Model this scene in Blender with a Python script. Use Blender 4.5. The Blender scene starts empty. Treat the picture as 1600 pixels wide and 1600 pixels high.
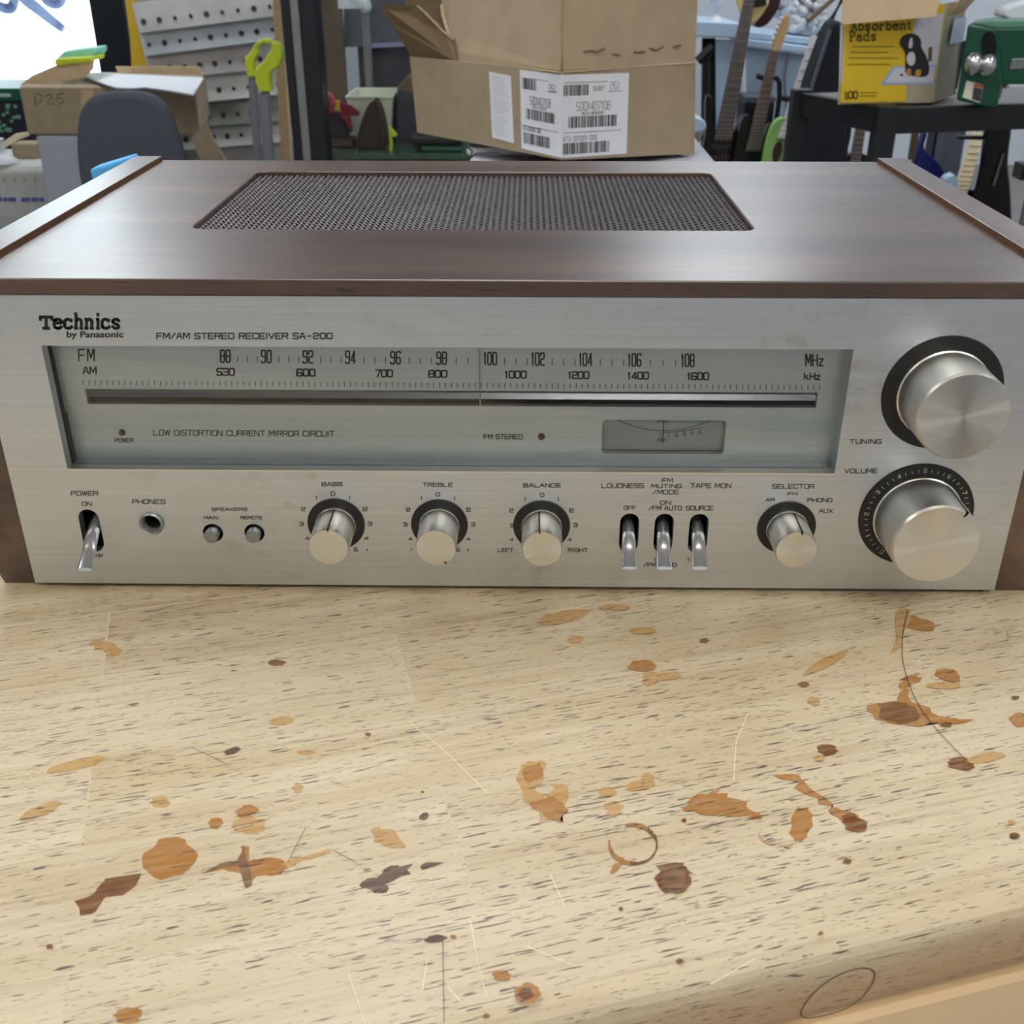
import bpy, bmesh, math, random
from mathutils import Vector, Matrix, Euler
from mathutils.geometry import tessellate_polygon
random.seed(7)
SC = bpy.context.scene
COL = SC.collection

# ------------------------------------------------------------------ camera, sky, exposure
CAM = Vector((0.00558, -0.40340, 0.25197)); ROT = Euler((1.086114, -0.0000652, 0.0140462)); FPX = 1688.39
cd = bpy.data.cameras.new('camera'); cam = bpy.data.objects.new('camera', cd); COL.objects.link(cam)
cam.location = CAM; cam.rotation_euler = ROT
cd.sensor_width = 36; cd.lens = 36 * FPX / 1600; cd.clip_start = 0.01
cd.dof.use_dof = True; cd.dof.focus_distance = 0.50; cd.dof.aperture_fstop = 30
SC.camera = cam
W_ = bpy.data.worlds.new('sky'); SC.world = W_; W_.use_nodes = True
bg = W_.node_tree.nodes['Background']; bg.inputs[0].default_value = (0.80, 0.91, 1.0, 1); bg.inputs[1].default_value = 3.2
VS = SC.view_settings; VS.view_transform = 'Standard'; VS.look = 'None'; VS.gamma = 1; VS.use_curve_mapping = False
VS.exposure = 0.16
LIGHTS = [  # ceiling troffers: x, y, strength, colour
    (-2.0, -1.7, 11, (1.0, .93, .81)), (0.35, -1.7, 12, (1.0, .93, .81)), (2.4, -1.7, 11, (1.0, .93, .81)),
    (-1.9, 0.9, 10, (.93, .97, 1.0)), (-0.2, 0.9, 8.5, (.93, .97, 1.0)), (2.2, 0.9, 6, (.93, .97, 1.0)),
    (-2.0, 4.5, 12, (.90, .96, 1.0)), (0.9, 4.6, 12, (.90, .96, 1.0)), (2.9, 4.6, 12, (.90, .96, 1.0))]

# ------------------------------------------------------------------ measuring helpers (pixel of the photo -> point on a plane of the place)
_R = ROT.to_matrix()
def ray(px, py): return _R @ Vector(((px - 800) / FPX, -(py - 800) / FPX, -1.0))
def P(px, py, Y):
    d = ray(px, py); return CAM + d * ((Y - CAM.y) / d.y)
def G(px, py, Z=0.0):
    d = ray(px, py); return CAM + d * ((Z - CAM.z) / d.z)
def on(px, py, p0, n):
    d = ray(px, py); return CAM + d * ((p0 - CAM).dot(n) / d.dot(n))

# ------------------------------------------------------------------ object helpers
WORLD = {}
def thing(name, label, cat, loc, group=None):
    o = bpy.data.objects.new(name, None); COL.objects.link(o); o.empty_display_size = .02
    o.location = loc; WORLD[o] = Vector(loc); o['label'] = label; o['category'] = cat
    if group: o['group'] = group
    return o
def obj(name, bm, mats, parent=None, origin=None, smooth=None, label=None, bevel=0, rot=None, recalc=True):
    """bm is in world coordinates (or local ones when rot is given)"""
    if not isinstance(mats, (list, tuple)): mats = [mats]
    po = WORLD[parent] if parent else Vector((0, 0, 0))
    og = Vector(origin) if origin is not None else po
    if rot is None and (parent or origin is not None): bmesh.ops.translate(bm, verts=bm.verts, vec=-og)
    if recalc: bmesh.ops.recalc_face_normals(bm, faces=bm.faces)
    me = bpy.data.meshes.new(name); bm.to_mesh(me); bm.free()
    for m in mats: me.materials.append(m)
    o = bpy.data.objects.new(name, me); COL.objects.link(o); WORLD[o] = og
    if parent: o.parent = parent
    o.location = og - po
    if rot is not None: o.rotation_euler = rot
    if smooth is not None: me.shade_smooth(); me.set_sharp_from_angle(angle=math.radians(smooth))
    if bevel:
        b = o.modifiers.new('bevel', 'BEVEL'); b.width = bevel; b.segments = 2; b.limit_method = 'ANGLE'; b.angle_limit = .6
    if label: o['label'] = label
    return o
def tag(o, label, cat, group=None):
    o['label'] = label; o['category'] = cat
    if group: o['group'] = group
    return o
def struct(o): o['kind'] = 'structure'; return o
def BM(): return bmesh.new()
def face(bm, pts, mi=0):
    f = bm.faces.new([bm.verts.new(p) for p in pts]); f.material_index = mi; return f
def box(bm, a, b, mi=0):
    x0, y0, z0 = a; x1, y1, z1 = b
    v = [bm.verts.new(q) for q in ((x0,y0,z0),(x1,y0,z0),(x1,y1,z0),(x0,y1,z0),(x0,y0,z1),(x1,y0,z1),(x1,y1,z1),(x0,y1,z1))]
    for i in ((0,3,2,1),(4,5,6,7),(0,1,5,4),(1,2,6,5),(2,3,7,6),(3,0,4,7)):
        bm.faces.new([v[k] for k in i]).material_index = mi
def extr(bm, pts, d, mi=0):
    """closed prism: outline pts extruded by vector d"""
    d = Vector(d); n = len(pts)
    a = [bm.verts.new(p) for p in pts]; b = [bm.verts.new(Vector(p) + d) for p in pts]
    bm.faces.new(a).material_index = mi; bm.faces.new(b[::-1]).material_index = mi
    for i in range(n): bm.faces.new((a[i], b[i], b[(i+1) % n], a[(i+1) % n])).material_index = mi
def prism(bm, px, Y, depth, mi=0, smooth=0):
    if smooth: px = chaikin(px, smooth)
    q = [P(x, y, Y) for x, y in px]
    for p in q: p.z = max(p.z, -.899)   # nothing goes below the shop floor
    extr(bm, q, (0, depth, 0), mi)
def chaikin(p, k=1, closed=True):
    for _ in range(k):
        q = []; n = len(p)
        for i in range(n if closed else n - 1):
            a, b = p[i], p[(i+1) % n]
            q += [tuple(a[j]*.75 + b[j]*.25 for j in range(len(a))), tuple(a[j]*.25 + b[j]*.75 for j in range(len(a)))]
        p = q if closed else [p[0]] + q + [p[-1]]
    return p
def tube(bm, pts, r, n=10, mi=0, r2=None):
    pts = [Vector(p) for p in pts]; rings = []
    for i, p in enumerate(pts):
        t = (pts[min(i+1, len(pts)-1)] - pts[max(i-1, 0)]).normalized()
        s = t.cross(Vector((0,0,1)) if abs(t.z) < .9 else Vector((1,0,0))).normalized(); u = s.cross(t)
        rr = r if r2 is None else r + (r2 - r) * i / (len(pts) - 1)
        rings.append([bm.verts.new(p + (s*math.cos(a) + u*math.sin(a)) * rr) for a in (2*math.pi*k/n for k in range(n))])
    for A, B in zip(rings, rings[1:]):
        for k in range(n): bm.faces.new((A[k], A[(k+1) % n], B[(k+1) % n], B[k])).material_index = mi
    bm.faces.new(rings[0][::-1]).material_index = mi; bm.faces.new(rings[-1]).material_index = mi
def loft(bm, rings, mi=0):
    R_ = [[bm.verts.new(p) for p in r] for r in rings]; n = len(R_[0])
    for A, B in zip(R_, R_[1:]):
        for k in range(n): bm.faces.new((A[k], A[(k+1) % n], B[(k+1) % n], B[k])).material_index = mi
    bm.faces.new(R_[0][::-1]).material_index = mi; bm.faces.new(R_[-1]).material_index = mi
def lathe_y(bm, prof, n=64, cx=0, cz=0, mis=None):
    """prof: (radius, y) from the back to the front; axis along Y"""
    rings = []
    for r, y in prof:
        rings.append([bm.verts.new((cx + r*math.cos(a), y, cz + r*math.sin(a))) for a in (2*math.pi*k/n for k in range(n))] if r > 1e-7 else [bm.verts.new((cx, y, cz))])
    for i, (A, B) in enumerate(zip(rings, rings[1:])):
        mi = mis[i] if mis else 0
        for k in range(n):
            k2 = (k+1) % n
            if len(A) == 1 and len(B) == 1: continue
            if len(A) == 1: f = bm.faces.new((A[0], B[k2], B[k]))
            elif len(B) == 1: f = bm.faces.new((A[k], A[k2], B[0]))
            else: f = bm.faces.new((A[k], A[k2], B[k2], B[k]))
            f.material_index = mi
def ellipsoid(bm, c, r, n=24, mi=0):
    rr = bmesh.ops.create_uvsphere(bm, u_segments=n, v_segments=n//2, radius=1, matrix=Matrix.Translation(c) @ Matrix.Diagonal((*r, 1)))
    for v in rr['verts']:
        for f in v.link_faces: f.material_index = mi

# ------------------------------------------------------------------ materials
def srgb(r, g, b):
    f = lambda c: (c/255/12.92 if c/255 <= .04045 else ((c/255+.055)/1.055)**2.4)
    return (f(r), f(g), f(b), 1)
class NT:
    def __init__(s, name):
        s.m = bpy.data.materials.new(name); s.m.use_nodes = True; s.t = s.m.node_tree; s.b = s.t.nodes['Principled BSDF']
    def n(s, kind, **kw):
        o = s.t.nodes.new('ShaderNode' + kind)
        for k, v in kw.items(): setattr(o, k, v)
        return o
    def l(s, a, b): s.t.links.new(a, b)
    def coord(s, scale=(1,1,1), kind='Object', rot=(0,0,0)):
        c = s.n('TexCoord'); m = s.n('Mapping'); m.inputs['Scale'].default_value = scale; m.inputs['Rotation'].default_value = rot
        s.l(c.outputs[kind], m.inputs[0]); return m.outputs[0]
    def noise(s, vec, scale=1, detail=3, rough=.5):
        t = s.n('TexNoise'); t.inputs['Scale'].default_value = scale; t.inputs['Detail'].default_value = detail; t.inputs['Roughness'].default_value = rough
        s.l(vec, t.inputs['Vector']); return t.outputs['Fac']
    def ramp(s, fac, stops):
        r = s.n('ValToRGB'); e = r.color_ramp.elements
        for i, (p, c) in enumerate(stops):
            if i > 1: e.new(p)
            e[i].position = p; e[i].color = c if len(c) == 4 else (*c, 1)
        s.l(fac, r.inputs[0]); return r.outputs[0]
    def mapr(s, v, a, b):
        m = s.n('MapRange'); s.l(v, m.inputs[0]); m.inputs[1].default_value = a; m.inputs[2].default_value = b; return m.outputs[0]
    def mix(s, fac, a, b, mode='MIX'):
        m = s.n('Mix', data_type='RGBA', blend_type=mode)
        for k, v in ((0, fac), (6, a), (7, b)):
            if hasattr(v, 'links'): s.l(v, m.inputs[k])
            else: m.inputs[k].default_value = v
        return m.outputs[2]
    def bump(s, h, strength=.2, dist=.001):
        b = s.n('Bump'); b.inputs['Strength'].default_value = strength; b.inputs['Distance'].default_value = dist
        s.l(h, b.inputs['Height']); s.l(b.outputs[0], s.b.inputs['Normal'])
def pbr(name, col, rough=.5, metal=0, var=.08, vs=30, spec=.5, coat=0, emit=0, trans=0):
    k = NT(name); b = k.b
    c = srgb(*col) if max(col) > 1 else (*col, 1)
    v = k.noise(k.coord((vs, vs, vs)), 1, 3)
    d = tuple(x * (1 - var) for x in c[:3]) + (1,); u = tuple(min(1, x * (1 + var)) for x in c[:3]) + (1,)
    o = k.ramp(v, [(.3, d), (.7, u)]); k.l(o, b.inputs['Base Color'])
    b.inputs['Roughness'].default_value = rough; b.inputs['Metallic'].default_value = metal
    b.inputs['Specular IOR Level'].default_value = spec; b.inputs['Coat Weight'].default_value = coat
    b.inputs['Transmission Weight'].default_value = trans
    if emit: b.inputs['Emission Color'].default_value = c; b.inputs['Emission Strength'].default_value = emit
    return k.m
def emission(name, col, s):
    k = NT(name); k.b.inputs['Base Color'].default_value = (.8, .8, .8, 1)
    k.b.inputs['Emission Color'].default_value = (*col, 1); k.b.inputs['Emission Strength'].default_value = s; return k.m
def glass(name, tint, ior=1.5, rough=0.0):
    k = NT(name); t = k.t; t.nodes.remove(k.b); out = t.nodes['Material Output']
    tr = k.n('BsdfTransparent'); tr.inputs[0].default_value = tint; gl = k.n('BsdfGlossy'); gl.inputs['Roughness'].default_value = rough
    fr = k.n('Fresnel'); fr.inputs[0].default_value = ior; mx = k.n('MixShader')
    k.l(fr.outputs[0], mx.inputs[0]); k.l(tr.outputs[0], mx.inputs[1]); k.l(gl.outputs[0], mx.inputs[2]); k.l(mx.outputs[0], out.inputs[0]); return k.m
def translucent(name, col):
    k = NT(name); t = k.t; out = t.nodes['Material Output']; k.b.inputs['Base Color'].default_value = (.35, .42, .55, 1); k.b.inputs['Roughness'].default_value = .5
    tr = k.n('BsdfTransparent'); tr.inputs[0].default_value = (*col, 1); mx = k.n('MixShader'); mx.inputs[0].default_value = .35
    k.l(tr.outputs[0], mx.inputs[1]); k.l(k.b.outputs[0], mx.inputs[2]); k.l(mx.outputs[0], out.inputs[0]); return k.m
def walnut(name, along):
    k = NT(name); s = {'x': (3.5, 38, 38), 'y': (38, 3.5, 38)}[along]; s2 = {'x': (70, 900, 900), 'y': (900, 70, 900)}[along]
    a = k.noise(k.coord(s), 1, 5, .6); p = k.noise(k.coord(s2), 1, 2)
    c = k.ramp(a, [(.28, srgb(44, 30, 25)), (.5, srgb(76, 54, 44)), (.72, srgb(104, 77, 61))])
    c = k.mix(k.ramp(p, [(.64, (0,0,0)), (.70, (.9,.9,.9))]), c, srgb(34, 25, 22))
    k.l(c, k.b.inputs['Base Color']); k.b.inputs['Roughness'].default_value = .38; k.b.inputs['Specular IOR Level'].default_value = .5
    k.b.inputs['Coat Weight'].default_value = .85; k.b.inputs['Coat Roughness'].default_value = .27
    return k.m
def brushed(name, col, along='x', rough=.42, dirt=.35, metal=1.0):
    k = NT(name); s = {'x': (8, 900, 900), 'y': (900, 8, 900), 'z': (900, 900, 8)}[along]
    g = k.noise(k.coord(s), 1, 3, .6); d = k.noise(k.coord((28, 28, 40)), 1, 5, .65); e = k.noise(k.coord((120, 60, 160)), 1, 3)
    c0 = srgb(*col); lo = tuple(x*.90 for x in c0[:3]) + (1,)
    c = k.ramp(g, [(.3, lo), (.7, c0)])
    dm = k.n('Math', operation='MULTIPLY'); k.l(k.ramp(d, [(.52, (0,0,0)), (.72, (dirt, dirt, dirt))]), dm.inputs[0]); k.l(k.ramp(e, [(.45, (0,0,0)), (.65, (1,1,1))]), dm.inputs[1])
    c = k.mix(dm.outputs[0], c, srgb(150, 128, 96)); k.l(c, k.b.inputs['Base Color'])
    k.b.inputs['Metallic'].default_value = metal; k.b.inputs['Roughness'].default_value = rough
    k.bump(g, .08, .0002); return k.m
def spun(name, col, rough=.3, aniso=.8):
    k = NT(name); c = k.n('TexCoord'); sp = k.n('SeparateXYZ'); k.l(c.outputs['Object'], sp.inputs[0])
    L = k.n('Math', operation='MULTIPLY'); k.l(sp.outputs[0], L.inputs[0]); k.l(sp.outputs[0], L.inputs[1])
    L2 = k.n('Math', operation='MULTIPLY_ADD'); k.l(sp.outputs[2], L2.inputs[0]); k.l(sp.outputs[2], L2.inputs[1]); k.l(L.outputs[0], L2.inputs[2])
    sq = k.n('Math', operation='SQRT'); k.l(L2.outputs[0], sq.inputs[0]); cv = k.n('CombineXYZ'); k.l(sq.outputs[0], cv.inputs[0])
    ring = k.noise(cv.outputs[0], 6000, 2); c0 = srgb(*col)
    k.l(k.ramp(ring, [(.3, tuple(x*.9 for x in c0[:3]) + (1,)), (.7, c0)]), k.b.inputs['Base Color'])
    tg = k.n('Tangent', direction_type='RADIAL', axis='Y'); k.l(tg.outputs[0], k.b.inputs['Tangent'])
    k.b.inputs['Metallic'].default_value = 1; k.b.inputs['Roughness'].default_value = rough; k.b.inputs['Anisotropic'].default_value = aniso; return k.m
def bench_wood(name, tint=None, amount=0.0):
    k = NT(name); v = k.coord()
    br = k.n('TexBrick'); br.offset = .37; br.squash = 1
    for i, val in (('Scale', 1), ('Mortar Size', .0004), ('Mortar Smooth', .3), ('Bias', 0), ('Brick Width', .31), ('Row Height', .047)): br.inputs[i].default_value = val
    br.inputs['Color1'].default_value = (0, 0, 0, 1); br.inputs['Color2'].default_value = (1, 1, 1, 1); br.inputs['Mortar'].default_value = (.35, .35, .35, 1)
    k.l(v, br.inputs['Vector'])
    add = k.n('VectorMath', operation='MULTIPLY_ADD'); k.l(br.outputs[0], add.inputs[0]); add.inputs[1].default_value = (.7, .33, .2); k.l(v, add.inputs[2])
    def mp(sc):
        m = k.n('Mapping'); m.inputs['Scale'].default_value = sc; k.l(add.outputs[0], m.inputs[0]); return m.outputs[0]
    base = k.ramp(br.outputs[0], [(0, srgb(184, 163, 127)), (.4, srgb(207, 192, 163)), (.7, srgb(195, 174, 137)), (1, srgb(170, 146, 110))])
    cloud = k.noise(mp((9, 55, 9)), 1, 4, .6)
    base = k.mix(k.ramp(cloud, [(.35, (0,0,0)), (.7, (.75,.75,.75))]), base, srgb(217, 205, 179))
    grain = k.noise(mp((14, 420, 420)), 1, 3, .6)
    base = k.mix(k.ramp(grain, [(.5, (0,0,0)), (.75, (.42,.42,.42))]), base, srgb(146, 122, 98))
    area = k.noise(mp((7, 26, 7)), 1, 2)
    p1 = k.noise(mp((105, 1350, 1350)), 1, 1, .5); p2 = k.noise(mp((260, 1700, 1700)), 1, 1, .5)
    pm = k.n('Math', operation='MULTIPLY_ADD'); k.l(area, pm.inputs[0]); pm.inputs[1].default_value = .22; k.l(p1, pm.inputs[2])
    pores = k.ramp(pm.outputs[0], [(.772, (0,0,0)), (.797, (.88,.88,.88))]); pores2 = k.ramp(p2, [(.672, (0,0,0)), (.705, (.62,.62,.62))])
    if tint:
        sm = k.noise(k.coord((45, 420, 60)), 1, 4, .65)
        base = k.mix(k.ramp(sm, [(.25, (amount*.68,)*3), (.65, (amount,)*3)]), base, srgb(*tint))
    sz = k.n('SeparateXYZ'); k.l(k.coord(), sz.inputs[0]); zz = k.n('Math', operation='MULTIPLY_ADD'); k.l(k.noise(k.coord((60, 60, 60)), 1, 3), zz.inputs[0]); zz.inputs[1].default_value = .012; k.l(sz.outputs[2], zz.inputs[2])
    base = k.mix(k.ramp(k.mapr(zz.outputs[0], -.014, .006), [(.0, (.62,.62,.62)), (.75, (0,0,0))]), base, srgb(172, 124, 80))
    base = k.mix(pores2, base, srgb(104, 88, 80)); base = k.mix(pores, base, srgb(74, 62, 62))
    k.l(base, k.b.inputs['Base Color'])
    k.b.inputs['Roughness'].default_value = .36; k.b.inputs['Specular IOR Level'].default_value = .18 if tint else .42
    k.bump(p1, .12, .0003); return k.m
M = dict(core=pbr('panel_core', (104, 76, 54), .85, 0, .25, 300, .2), apron=pbr('pale_apron', (226, 198, 158), .5, 0, .06, 12),
    walnut=walnut('walnut_veneer', 'x'), walnut_side=walnut('walnut_side', 'y'),
    alu=brushed('brushed_aluminium', (208, 213, 219)), alu_edge=pbr('aluminium_edge', (226, 222, 212), .3, 1, .03),
    dial=brushed('dial_plate', (228, 231, 230), 'x', .45, 0, .6), dial_low=brushed('dial_plate_lower', (220, 229, 230), 'x', .45, 0, .6), surround=pbr('dial_surround', (228, 232, 232), .35, .9, .03),
    knob_side=brushed('knob_side', (224, 222, 216), 'y', .36, .25), knob_face=spun('spun_face', (220, 219, 215), .3, .9),
    chrome=pbr('chrome', (220, 222, 226), .24, 1, .03), steel=pbr('grey_steel', (150, 152, 156), .35, 1, .06), strip=pbr('dial_strip', (206, 210, 220), .25, .9, .03), slat_a=pbr('slat_blue_grey', (176, 182, 188), .55, .15, .12, 9), slat_b=pbr('slat_pinkish', (170, 164, 162), .6, .1, .12, 9), slat_c=pbr('slat_pale', (198, 198, 196), .55, .1, .1, 9), slat_d=pbr('slat_dark', (128, 132, 126), .6, .1, .3, 14),
    ink=pbr('black_ink', (26, 25, 26), .5, 0, .05), ink_soft=pbr('grey_ink', (62, 60, 56), .6, 0, .05), white_ink=pbr('white_ink', (196, 196, 192), .5, 0, .02),
    black=pbr('black_plastic', (20, 20, 22), .45, 0, .1), void=pbr('inner_black', (6, 6, 7), .9, 0, .1),
    grille=pbr('grille_metal', (104, 101, 106), .4, .85, .08), rust=pbr('knob_mark', (58, 44, 34), .6, 0, .2, 400),
    lamp_red=pbr('lamp_red', (92, 40, 40), .3, 0, .1), dial_glass=glass('dial_glass', (.96, .97, .97, 1), 1.45),
    meter=pbr('meter_face', (176, 184, 186), .5, .0, .05), needle=pbr('pointer', (190, 188, 182), .4, .3, .03),
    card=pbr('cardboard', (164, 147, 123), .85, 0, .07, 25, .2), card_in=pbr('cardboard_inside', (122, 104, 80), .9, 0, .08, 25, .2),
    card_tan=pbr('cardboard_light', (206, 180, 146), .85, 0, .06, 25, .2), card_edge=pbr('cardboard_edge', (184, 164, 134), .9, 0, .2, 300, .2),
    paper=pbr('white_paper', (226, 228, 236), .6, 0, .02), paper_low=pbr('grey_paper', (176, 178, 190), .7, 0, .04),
    white=pbr('white_paint', (224, 228, 234), .5, 0, .03), bluewhite=pbr('bluish_white_laminate', (186, 208, 232), .4, 0, .03),
    navy=pbr('navy_cloth', (24, 26, 38), .8, 0, .2), chairc=pbr('charcoal_cloth', (76, 81, 91), .85, 0, .12, 200),
    lime=pbr('lime_plastic', (206, 220, 44), .4, 0, .06), tube=pbr('grey_tube', (142, 144, 152), .4, .5, .05),
    slat=pbr('grey_metal_slat', (172, 170, 168), .6, .15, .12, 9), hole=pbr('slat_hole', (60, 54, 50), .9, 0, .2),
    yellow=pbr('yellow_board', (232, 190, 52), .6, 0, .05), ybox=pbr('yellow_print', (226, 192, 34), .5, 0, .04),
    frame=pbr('black_frame', (18, 24, 30), .4, 0, .1), silver=pbr('silver_strip', (150, 152, 152), .4, .7, .08),
    tanwood=pbr('tan_wood', (196, 168, 124), .6, 0, .08), brownboard=pbr('brown_board', (104, 84, 66), .7, 0, .1),
    dusk=pbr('dark_panel', (62, 54, 66), .6, 0, .12), dusk2=pbr('slate_panel', (88, 92, 104), .6, 0, .1), lav=pbr('lavender_rail', (160, 148, 190), .5, 0, .05),
    leather=pbr('brown_leather', (62, 38, 32), .45, 0, .2, 40), cream=pbr('cream_plastic', (226, 226, 210), .5, 0, .03), pink=pbr('pink_plastic', (226, 76, 112), .5, 0, .05),
    red=pbr('red_band', (150, 30, 60), .6, 0, .1), green=pbr('green_enamel', (4, 76, 52), .35, 0, .08), green_lt=pbr('pale_green_enamel', (96, 150, 122), .4, 0, .05),
    maple=pbr('maple', (222, 186, 132), .4, 0, .08), maple_lt=pbr('pale_maple', (228, 212, 178), .4, 0, .06), rosewood=pbr('rosewood', (92, 72, 62), .5, 0, .15, 60),
    gtr=pbr('black_lacquer', (8, 9, 12), .2, 0, .1), spruce=pbr('spruce', (232, 208, 142), .4, 0, .05), maroon=pbr('maroon_lacquer', (58, 20, 30), .3, 0, .1),
    seafoam=pbr('green_burst', (150, 200, 110), .35, 0, .25, 6), bluelac=pbr('blue_lacquer', (22, 30, 110), .25, 0, .1), greyw=pbr('pale_neck', (196, 192, 190), .5, 0, .05),
    sky=pbr('sky_blue_foam', (76, 168, 236), .6, 0, .04), sack=pbr('woven_sack', (196, 196, 190), .7, 0, .08), sackprint=pbr('blue_print', (88, 96, 164), .7, 0, .1),
    teal=pbr('teal_foam', (150, 220, 206), .7, 0, .05), cloudy=pbr('clear_plastic', (214, 218, 226), .25, 0, .15, 30), tableblack=pbr('black_table_paint', (17, 20, 25), .5, 0, .1), tabletop=pbr('grey_tabletop', (120, 114, 108), .4, 0, .06),
    fur=pbr('print_black', (38, 32, 36), .5, 0, .1), furw=pbr('print_white', (216, 208, 214), .5, 0, .05), furt=pbr('print_tan', (196, 140, 70), .5, 0, .1), padblue=pbr('print_blue', (146, 170, 224), .5, 0, .03),
    padw=pbr('print_pad', (206, 206, 222), .5, 0, .03), ytext=pbr('print_olive', (92, 82, 20), .5, 0, .05), greige=pbr('print_greige', (176, 166, 140), .5, 0, .06), orange=pbr('orange', (186, 92, 36), .5, 0, .05),
    pencil=pbr('pencil_line', (92, 74, 58), .7, 0, .2), scratch=pbr('scratch', (238, 226, 196), .6, 0, .05),
    bench=bench_wood('rubberwood'), s_amber=bench_wood('stain_amber', (158, 98, 0), .90), s_brown=bench_wood('stain_brown', (106, 56, 0), .98),
    s_faint=bench_wood('stain_faint', (178, 122, 8), .62), s_purple=bench_wood('stain_purple', (66, 32, 38), .92), s_dark=bench_wood('stain_edge', (104, 60, 10), .9),
    wall=pbr('wall_paint', (206, 212, 220), .8, 0, .03, 3), ceil=pbr('ceiling_paint', (216, 214, 208), .9, 0, .04, 6), floor=pbr('grey_floor', (124, 119, 116), .6, 0, .08, 4),
    letter=translucent('window_paint', (.40, .45, .58)), wglass=glass('window_glass', (.95, .98, .97, 1), 1.3))
# ------------------------------------------------------------------ stroke lettering
WIDE = {'A':'00 38 58 80|13 73','B':'00 08 78 74 04|74 84 80 00','C':'86 88 08 00 80 82','D':'00 08 88 80 00','E':'80 00 08 88|04 74','F':'00 08 88|04 74',
 'G':'87 88 08 00 80 84 44','H':'00 08|80 88|04 84','I':'40 48','K':'00 08|04 34 88|34 80','L':'08 00 80','M':'00 08 18 42 78 88 80','N':'00 08 18 70 80 88',
 'O':'00 08 88 80 00','P':'00 08 88 84 04','R':'00 08 88 84 04|54 80','S':'87 88 08 04 84 80 00 01','T':'40 48|08 88','U':'08 00 80 88','V':'08 40 88','W':'08 20 48 60 88',
 'X':'00 88|08 80','Y':'08 44 88|44 40','Z':'08 88 00 80','0':'00 08 88 80 00','1':'26 48 40','2':'06 08 88 84 04 00 80','3':'07 08 88 80 00 01|24 84','4':'60 68 02 82',
 '5':'88 08 04 84 80 00 01','6':'87 88 08 00 80 84 04','7':'08 88 30','8':'04 08 88 80 00 04 84','9':'01 00 80 88 08 04 84','/':'00 88','-':'14 74','+':'14 74|41 47','k':'00 08|03 65|33 70','z':'05 75 00 70','.':'30 50'}
SLAB = {'T':'40 48|08 88|08 06|88 86|20 60','e':'03 73 74 55 25 04 01 20 50 71','c':'64 45 25 04 01 20 50 71|64 65','h':'18 10|08 18|00 20|14 35 55 64 60|50 70','n':'15 10|05 15|00 20|14 35 55 64 60|50 70',
 'i':'25 20|15 25|10 30|27 28','s':'64 55 25 04 13 52 61 50 20 01','A':'10 48 70|23 63|00 20|60 80','b':'18 10|08 18|14 35 55 73 72 50 30 11','o':'25 04 01 20 50 71 74 55 25','r':'15 10|05 15|00 30|13 35 55 64',
 't':'27 21 40 60|05 55','P':'18 10|00 30|08 58 77 75 54 14','a':'04 25 55 64 60|50 70|63 23 02 01 20 40 61','d':'68 60|58 68|60 70|64 45 25 04 01 20 40 61','1':'26 48 40|10 70','0':'28 06 02 20 60 82 86 68 28'}
SHARP = set('AMNVWXKZ714Yk/z+-')
def glyphs(s, font, gap=.3, space=.75):
    out = []; x = 0
    for ch in s:
        if ch == ' ': x += space; continue
        w = {'I': .2, 'i': .5, '1': .62, '.': .4, 'M': 1.12, 'W': 1.2, 'r': .8, 't': .75, '/': .8}.get(ch, 1.0)
        for pl in font[ch].split('|'):
            pts = []
            for q in pl.split():
                gx = int(q[0]) / 8
                if ch == 'I': gx = .5
                if ch == 'i': gx = int(q[0]) / 4
                pts.append((x + gx * w, int(q[1]) / 8))
            out.append((pts, ch))
        x += w + gap
    return out, x - gap
def ribbon(bm, pts, w, mi=0):
    """pts: world points on a plane with normal nrm (set per call)"""
    for a, b in zip(pts, pts[1:]):
        d = b - a
        if d.length < 1e-7: continue
        t = d.normalized(); s = ribbon.n.cross(t).normalized() * (w/2); e = t * (w * .32)
        face(bm, (a - e - s, b + e - s, b + e + s, a - e + s), mi)
ribbon.n = Vector((0, -1, 0))
def text(bm, s, f, w, font=WIDE, mi=0, rnd=.22, gap=.3, space=.75):
    """f(u, v) -> world point for u, v in 0..1 over the text's box"""
    g, adv = glyphs(s, font, gap, space)
    for pts, ch in g:
        if (ch not in SHARP or font is SLAB) and rnd and len(pts) > 2:
            q = []; cl = pts[0] == pts[-1]; n = len(pts)
            for i, p in enumerate(pts):
                if (i in (0, n-1)) and not cl: q.append(p); continue
                if ch in 'DBEPRFL' and p[0] == min(z[0] for z in pts): q.append(p); continue
                a = pts[i-1] if i > 0 else pts[-2]; b = pts[i+1] if i < n-1 else pts[1]
                def tow(p, o, r):
                    L = math.dist(p, o); k = min(r, L*.48) / L if L else 0
                    return (p[0] + (o[0]-p[0])*k, p[1] + (o[1]-p[1])*k)
                A = tow(p, a, rnd); B = tow(p, b, rnd)
                c1 = (A[0]*.25+p[0]*.5+B[0]*.25, A[1]*.25+p[1]*.5+B[1]*.25)
                if cl and i == n-1: q.append(q[0]); q.append(q[1]) if False else None; continue
                q += [A, c1, B]
            pts = q
        ribbon(bm, [f(u / adv, v) for u, v in pts], w, mi)
def box_on(x0, y0, x1, y1, Y, skew=0):
    """pixel box (baseline y1, cap line y0) -> mapping on the vertical plane at Y"""
    def f(u, v):
        return P(x0 + (x1 - x0) * u, y1 + (y0 - y1) * v + skew * u, Y)
    return f
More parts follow.
